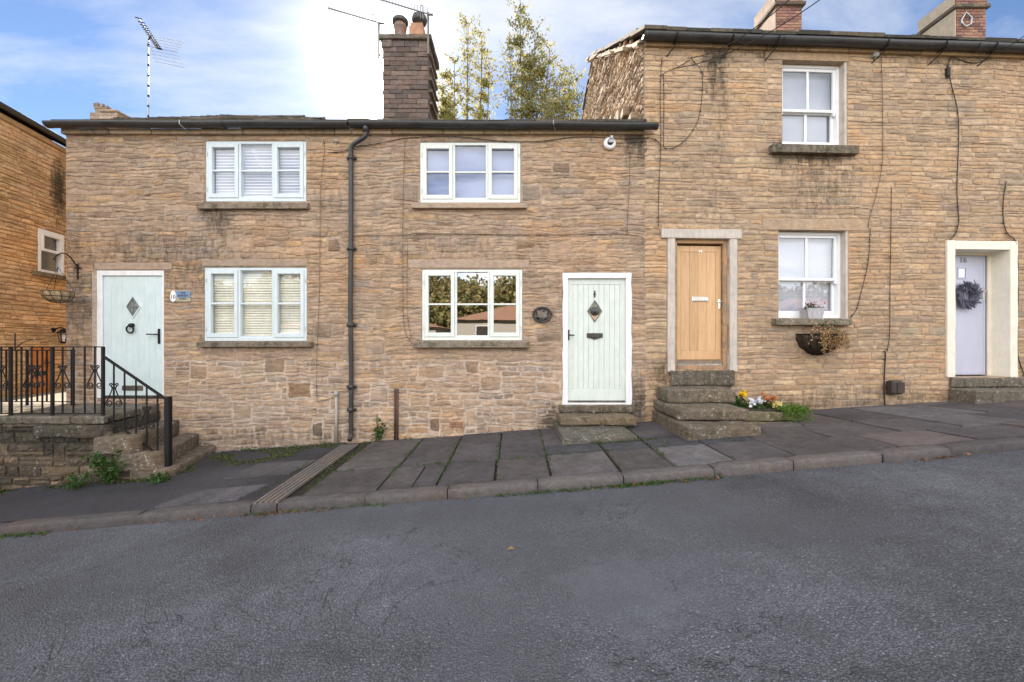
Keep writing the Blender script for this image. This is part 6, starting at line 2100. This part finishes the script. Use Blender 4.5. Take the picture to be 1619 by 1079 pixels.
bedding("clump of white flowers in the middle of the stone planter", 'white_flower_plant', (3.55, 5.92, zP), .15, .10, 220, .045, 'green_leaf', (1.1, 1.2, .9), .05, ((.80, .80, .85), 5, .045, .10))
bedding("orange and red flowers at the back of the stone planter", 'orange_flower_plant', (3.80, 6.05, zP), .14, .14, 200, .045, 'green_leaf', (.8, .9, .8), .0, ((.55, .20, .06), 4, .045, .16))
bedding("small pale yellow flowers at the front of the stone planter", 'pale_flower_plant', (3.82, 5.86, zP), .12, .06, 120, .04, 'green_leaf', (1.0, 1.1, .7), .02, ((.80, .62, .25), 4, .04, .08))
t = thing('trailing_plant', (4.0, 5.85, zP), "lime green trailing plant spilling over the right end of the stone planter", 'plant', 0, 'plants in the stone planter')
m = MB(); pts = []
for k in range(80):
    x_ = rl.uniform(3.78, 4.16); y_ = 5.70 + rl.uniform(-.05, .25); L = rl.uniform(.05, .24) * (1 if y_ < 5.82 else .3)
    for s in np.linspace(0, 1, 8):
        for _ in range(3): pts.append((x_ + rl.normal(0, .022) + .05 * s, y_ - .04 * s + rl.normal(0, .02), zP + .05 - L * s + rl.normal(0, .015)))
m.leaves(pts, .032, rl, (2.4, 2.0, 1.1), .35, .55); m.build('foliage', 'green_leaf', t)

# ferny weed by the stair wall and weeds by the pipes
def weed(x, y, h, n, label, sp=.16, size=.06):
    z_ = gp(x, y)
    t = thing('weed', (x, y, z_), label, 'weed', 0, 'weeds at the wall foot')
    m = MB(); pts = []
    for k in range(max(4, n // 30)):
        a = rl.uniform(0, 6.28); L = h * rl.uniform(.5, 1)
        tip = Vector((x + sp * math.cos(a) * rl.uniform(.3, 1.2), y + sp * .6 * math.sin(a), z_ + L))
        pth = [Vector((x + .02 * math.cos(a), y, z_)).lerp(tip, s) + Vector((0, 0, .12 * L * math.sin(s * 3.1))) for s in np.linspace(0, 1, 8)]
        m.tube(pth, .003, 4, (.6, .7, .5, 0))
        for s in range(30): pts.append(tuple(pth[rl.integers(1, 8)] + Vector(rl.normal(0, size * .5, 3))))
    m.leaves(pts, size, rl, (.9, 1.0, .9), .4, .45); m.build('foliage', 'green_leaf', t)
weed(-5.15, 5.16, .42, 420, "bushy dark green weed against the foot of the mossy stair wall", .26, .06)
weed(-5.45, 5.05, .20, 160, "low green weed at the stair wall foot left of the bushy weed", .18, .05)
weed(-2.08, 6.33, .38, 150, "upright green weed at the wall foot between the black downpipe and brown twin pipes", .07, .055)
weed(-4.42, 5.12, .07, 60, "flat pale green weed at the base of the black newel post", .14, .06)

# moss, joint weeds, leaf litter: uncountable ground cover
m = MB(); pts = []
for x, y in [(rl.uniform(-4.5, -2.7), rl.uniform(5.35, 6.38)) for _ in range(4200)]:
    q = mnoise.noise(Vector((x * 1.9, y * 3.3, 2))) + (y - 5.9) * .55
    if q > -.02: pts.append((x, y, gp(x, y) + .004))
m.leaves(pts, .022, rl, (1, 1, 1), .5, .8, .6)
pts = [(-4.6 - rl.uniform(0, 3.4), 5.22 - abs(rl.normal(0, .05)), 0) for _ in range(900)]
pts = [(x, y, gp(x, y) + .005) for x, y, _ in pts if mnoise.noise(Vector((x * 2.2, 0, 5))) > -.1]
m.leaves(pts, .025, rl, (.8, .8, .8), .5, .8, .6)
m.build('moss', 'moss_green', None, label="dark green moss spread over the asphalt footway at the wall foot", kind='stuff')
m = MB(); pts = []
def joint(x0, y0, x1, y1, n, dens=.0):
    for k in range(n):
        s = rl.random(); x, y = x0 + (x1 - x0) * s, y0 + (y1 - y0) * s
        if mnoise.noise(Vector((x * 3.1, y * 3.1, 8))) > dens: pts.append((x + rl.normal(0, .012), y + rl.normal(0, .012), gp(x, y) + .0))
for i, x in enumerate(jl[:-1]):
    joint(x + .01, 4.3, x + .01, 6.3, 330, [-.3, -.35, -.5, -.4, -.3, -.3, -.1, .2][i])
    joint(jl[i], 4.92, jl[i + 1], 4.92, 130, -.2 if i < 5 else .1)
joint(.7, 5.30, 1.9, 5.28, 420, -.45); joint(-2.3, 6.3, .7, 6.34, 500, -.05); joint(-2.31, YK + .2, -2.25, 6.2, 200, -.1); joint(-2.72, 4.3, -2.68, 6.0, 260, -.05)
joint(1.9, 5.1, 2.9, 5.05, 100, .0)
pts = [p for p in pts if rl.random() < .5]
m.leaves(pts, .032, rl, (1.0, .95, .8), .45, .35, 1.1)
m.build('joint_weeds', 'green_leaf', None, label="small grassy weeds growing in the joints between flagstones", kind='stuff')
m = MB(); pts = []
for x0, x1, n in ((-5.6, -4.6, 300), (-2.7, -1.2, 140), (.2, 2.1, 420), (1.0, 1.5, 220), (-.2, .6, 160)):
    for _ in range(n):
        x = rl.uniform(x0, x1); y = YK - .01 - abs(rl.normal(0, .03)); pts.append((x, y, groad(x, y) + .004))
m.leaves(pts, .034, rl, (1.1, 1.1, .9), .45, .3, 1.0)
m.build('gutter_grass', 'green_leaf', None, label="sparse grass growing along the foot of the kerb", kind='stuff')
m = MB(); pts = []
for x0, x1, n in ((-5.2, -2.5, 36), (-2.55, -1.7, 70), (1.0, 2.4, 60), (3.6, 4.6, 55), (-1.4, 1.0, 18), (-6, 6, 22)):
    for _ in range(n):
        x = rl.uniform(x0, x1); y = YK - .015 - abs(rl.normal(0, .035)); pts.append((x, y, groad(x, y) + .006))
m.leaves(pts, .045, rl, (.22, .105, .045), .5, .5, -.2); m.build('leaf_litter', 'petal', None, label="brown fallen leaves gathered in the road gutter along the kerb", kind='stuff')
m = MB(); rgv = rl
pts = [(rgv.uniform(-4.95, -3.2), 6.36 - abs(rgv.normal(0, .03))) for _ in range(420)]
for x, y in pts:
    s_ = rgv.uniform(.006, .016); z_ = gp(x, y) + s_ * .3; g_ = rgv.uniform(.15, .42)
    m.add([(x - s_, y, z_), (x, y - s_, z_ + .3 * s_), (x + s_, y, z_), (x, y + s_, z_), (x, y, z_ + s_)], [(0, 1, 4), (1, 2, 4), (2, 3, 4), (3, 0, 4)], (g_, g_ * .95, g_ * .9, 0))
m.build('wall_foot_gravel', 'petal', None, label="loose pale gravel along the foot of the left cottage wall", kind='stuff')
# single stone-coloured leaf out on the road
lx, ly, lz = at(807, 876, 2.93)
lzr = groad(lx, ly)
m = MB(); m.add([(lx - .025, ly, lzr + .006), (lx, ly - .02, lzr + .016), (lx + .03, ly - .002, lzr + .010), (lx + .005, ly + .022, lzr + .02), (lx - .012, ly + .015, lzr + .012)], [(0, 1, 4), (1, 2, 3), (1, 3, 4)], (.42, .24, .12, 0))
m.build('fallen_leaf', 'petal', None, label="single curled brown leaf lying in the middle of the road", cat='leaf')

# ------------------------------------------------------------------ trees behind
def tree(basepx, d, stems, nleaf, seed, label, lsize=.30):
    """several slender stems fanning from one base, each with rising twigs that carry the leaves"""
    r_ = np.random.default_rng(seed); pr = random.Random(seed)
    x, y, _ = at(basepx, 300, d); base = EYE + 7.0
    t = thing('tree', (x, y, base), label, 'tree', 0, 'trees behind the low cottages')
    tm = MB(); leafp = []
    for k, (px, py) in enumerate(stems):
        tip = Vector(at(px, py, d + pr.uniform(-1.5, 1.5)))
        b0 = Vector((x + pr.uniform(-.15, .15), y + pr.uniform(-.15, .15), base))
        bend = Vector((pr.uniform(-.25, .25), pr.uniform(-.3, .3), 0))
        n = 16
        pts = [b0.lerp(tip, q) + bend * math.sin(q * 3.14) + Vector((tip.x - b0.x, 0, 0)) * (.25 * math.sin(q * 3.14)) + Vector((pr.gauss(0, .04), pr.gauss(0, .04), 0)) for q in np.linspace(0, 1, n)]
        H = (tip - b0).length
        tm.tube(pts, [H * .0085 * (1 - .9 * i / (n - 1)) + .006 for i in range(n)], 6, (1, 1, 1, 0), False)
        for i in range(4, n):
            q = i / (n - 1)
            for _ in range(8 if q < .9 else 5):
                a = pr.uniform(0, 6.28); L = (1.0 - .55 * q) * pr.uniform(1.2, 4.0) * d / 38
                dv = Vector((math.cos(a) * .75, math.sin(a) * .75, pr.uniform(.5, 1.2))).normalized()
                p0 = pts[i]; p1 = p0 + dv * L * .5; p2 = p0 + dv * L + Vector((0, 0, -.12 * L))
                tm.tube([p0, p1, p2], [.022, .016, .007], 4, (1, 1, 1, 0), False)
                dens = max(0.1, .5 + mnoise.noise(p2 * .36 + Vector((seed, 0, 0))) * 1.5)
                for s_ in np.linspace(.35, 1.0, 5):
                    for _ in range(max(3, int(dens * 5.5))): leafp.append(tuple(p0.lerp(p2, s_) + Vector((pr.gauss(0, .2), pr.gauss(0, .2), pr.gauss(0, .2)))))
                    if pr.random() < .4:
                        a2 = pr.uniform(0, 6.28); e = p0.lerp(p2, s_) + Vector((math.cos(a2), math.sin(a2), .5)) * pr.uniform(.25, .7)
                        for _ in range(int(dens * 9)): leafp.append(tuple(e + Vector((pr.gauss(0, .1), pr.gauss(0, .1), pr.gauss(0, .1)))))
    tm.build('trunk', 'bark', t)
    lp = np.array(leafp)
    cm_ = MB(); cm_.leaves(lp, lsize * d / 38, r_, (1, 1, 1), .45, .42, -.3, .22)
    cm_.build('crown', 'tree_leaf', t)


tree(728, 58, [(740, 38), (762, 58), (718, 98), (706, 150), (774, 118), (700, 122)], 0, 52, "slender yellow-green tree nearest the large stone chimney")
tree(832, 40, [(822, 18), (846, 52), (806, 92), (868, 78), (835, 110), (858, 120)], 0, 53, "tallest slender tree in the middle behind the low roof")
tree(884, 38, [(900, 116), (886, 138), (872, 150), (914, 162), (893, 165)], 0, 54, "lower airy tree behind the low roof nearest the tall gable")

# house beyond, showing only its chimney above the left roof
hb = thing('stone_house', (-16.0, 19.0, EYE - 1), "distant stone house behind the left roof of which only the chimney shows", 'house')
m = MB(); m.box(-21, -13.0, 17.5, 24, EYE - 1, EYE + 7.4, (.38, .29, .2, 0)); m.build('wall', 'wall_stone', hb)
m = MB(); m.prism([(-21.2, EYE + 7.4), (-12.8, EYE + 7.4), (-12.8, EYE + 7.5), (-17, EYE + 9.0), (-21.2, EYE + 7.5)], 17.3, 24.2, (.14, .12, .1, 0)); m.build('roof', 'slate_stone', hb)
dF = 17.4
xa, _, zt1 = at(140, 160, dF); xb_, _, zt2 = at(187, 178, dF); xm, _, _ = at(158, 170, dF)
m = MB(); block_stack(m, xa + .05, xb_ - .05, dF, dF + 1.0, EYE + 7.0, zt2, .15, rc, [(.30, .22, .16), (.36, .27, .2)], .4)
ch = m.build('chimney', 'wall_stone', hb)
m = MB(); m.rock([(xm, dF - .06), (xb_, dF - .06), (xb_, dF + 1.05), (xm, dF + 1.05)], zt2, zt2 + .12, 171, .05, 2, .03, (.33, .25, .18, .1)); m.build('chimney_cap', 'smooth_stone', ch)
m = MB(); rx = (xm - xa) / 2
m.lathe([(rx * .85, 0), (rx * .95, .22), (rx * 1.05, .26), (rx * 1.05, .36), (rx * .8, .37)], (xa + rx, dF + .35, zt2), 14)
for k in range(9):
    a = k * 2 * math.pi / 9; m.box(xa + rx + rx * .95 * math.cos(a) - .045, xa + rx + rx * .95 * math.cos(a) + .045, dF + .35 + rx * .95 * math.sin(a) - .045, dF + .35 + rx * .95 * math.sin(a) + .045, zt2 + .36, zt2 + .47)
m.build('chimney_pot', 'weathered_tan', ch)

# ------------------------------------------------------------------ what faces the terrace (seen in the window glass)
def bungalow(x0, x1, y0, y1, zb_, ze, zr, label, mat='house_render'):
    t = thing('bungalow', ((x0 + x1) / 2, (y0 + y1) / 2, zb_), label, 'bungalow', 0, 'bungalows facing the terrace')
    m = MB(); m.box(x0, x1, y0, y1, zb_, ze); m.build('wall', mat, t)
    m = MB(); cx_ = (y1 - y0) / 2; o = .4
    m.add([(x0 - o, y0 - o, ze), (x1 + o, y0 - o, ze), (x1 + o, y1 + o, ze), (x0 - o, y1 + o, ze), (x0 + cx_, (y0 + y1) / 2, zr), (x1 - cx_, (y0 + y1) / 2, zr)], [(0, 1, 5, 4), (1, 2, 5), (2, 3, 4, 5), (3, 0, 4), (3, 2, 1, 0)]); m.build('roof', 'red_tile', t)
    n = max(2, int((x1 - x0) / 3))
    for k in range(n):
        xw = x0 + (k + .5) * (x1 - x0) / n
        m = MB(); m.box(xw - .6, xw + .6, y1 - .02, y1 + .04, ze - 1.6, ze - .4, (1, 1, 1, 0), .02); wv_ = m.build('window', 'white_paint', t)
        m = MB(); m.box(xw - .52, xw + .52, y1 + .03, y1 + .05, ze - 1.52, ze - .48); m.build('pane', 'room_dark', wv_)
bungalow(-4.2, 7.5, -25, -17, EYE - 3.2, EYE + 1.55, EYE + 2.95, "white bungalow with hipped red tiled roof facing the terrace")
bungalow(-18, -6.0, -27, -19, EYE - 3.6, EYE + 1.1, EYE + 2.3, "low red roofed bungalow across the street further down the hill")
bungalow(20, 36, -22, -13, EYE - 2, EYE + 1.6, EYE + 3.4, "beige bungalow with red roof across the street further up the hill", 'buff_clay')
rw = np.random.default_rng(99)
m = MB(); pts = []
for k in range(135):
    x = rw.uniform(-60, 60) if k > 22 else -16 + k * 1.0; y = rw.uniform(-52, -36); r0_ = rw.uniform(3, 5.5); zc = EYE - 1 + (rw.uniform(3.5, 6.6) if (k % 3 or k < 23) else rw.uniform(.5, 3.5))
    q = rw.normal(size=(1500, 3)); q /= np.linalg.norm(q, axis=1)[:, None]
    pts.append(np.array([x, y, zc]) + q * r0_ * rw.uniform(.6, 1.0, (1500, 1)) * np.array([1, 1, .9]))
m.leaves(np.concatenate(pts), .55, rw, (1, 1, 1), .45, .8, 0, .25); m.build('woodland', 'wood_leaf', None, label="belt of autumn woodland on the far side of the street", kind='stuff')
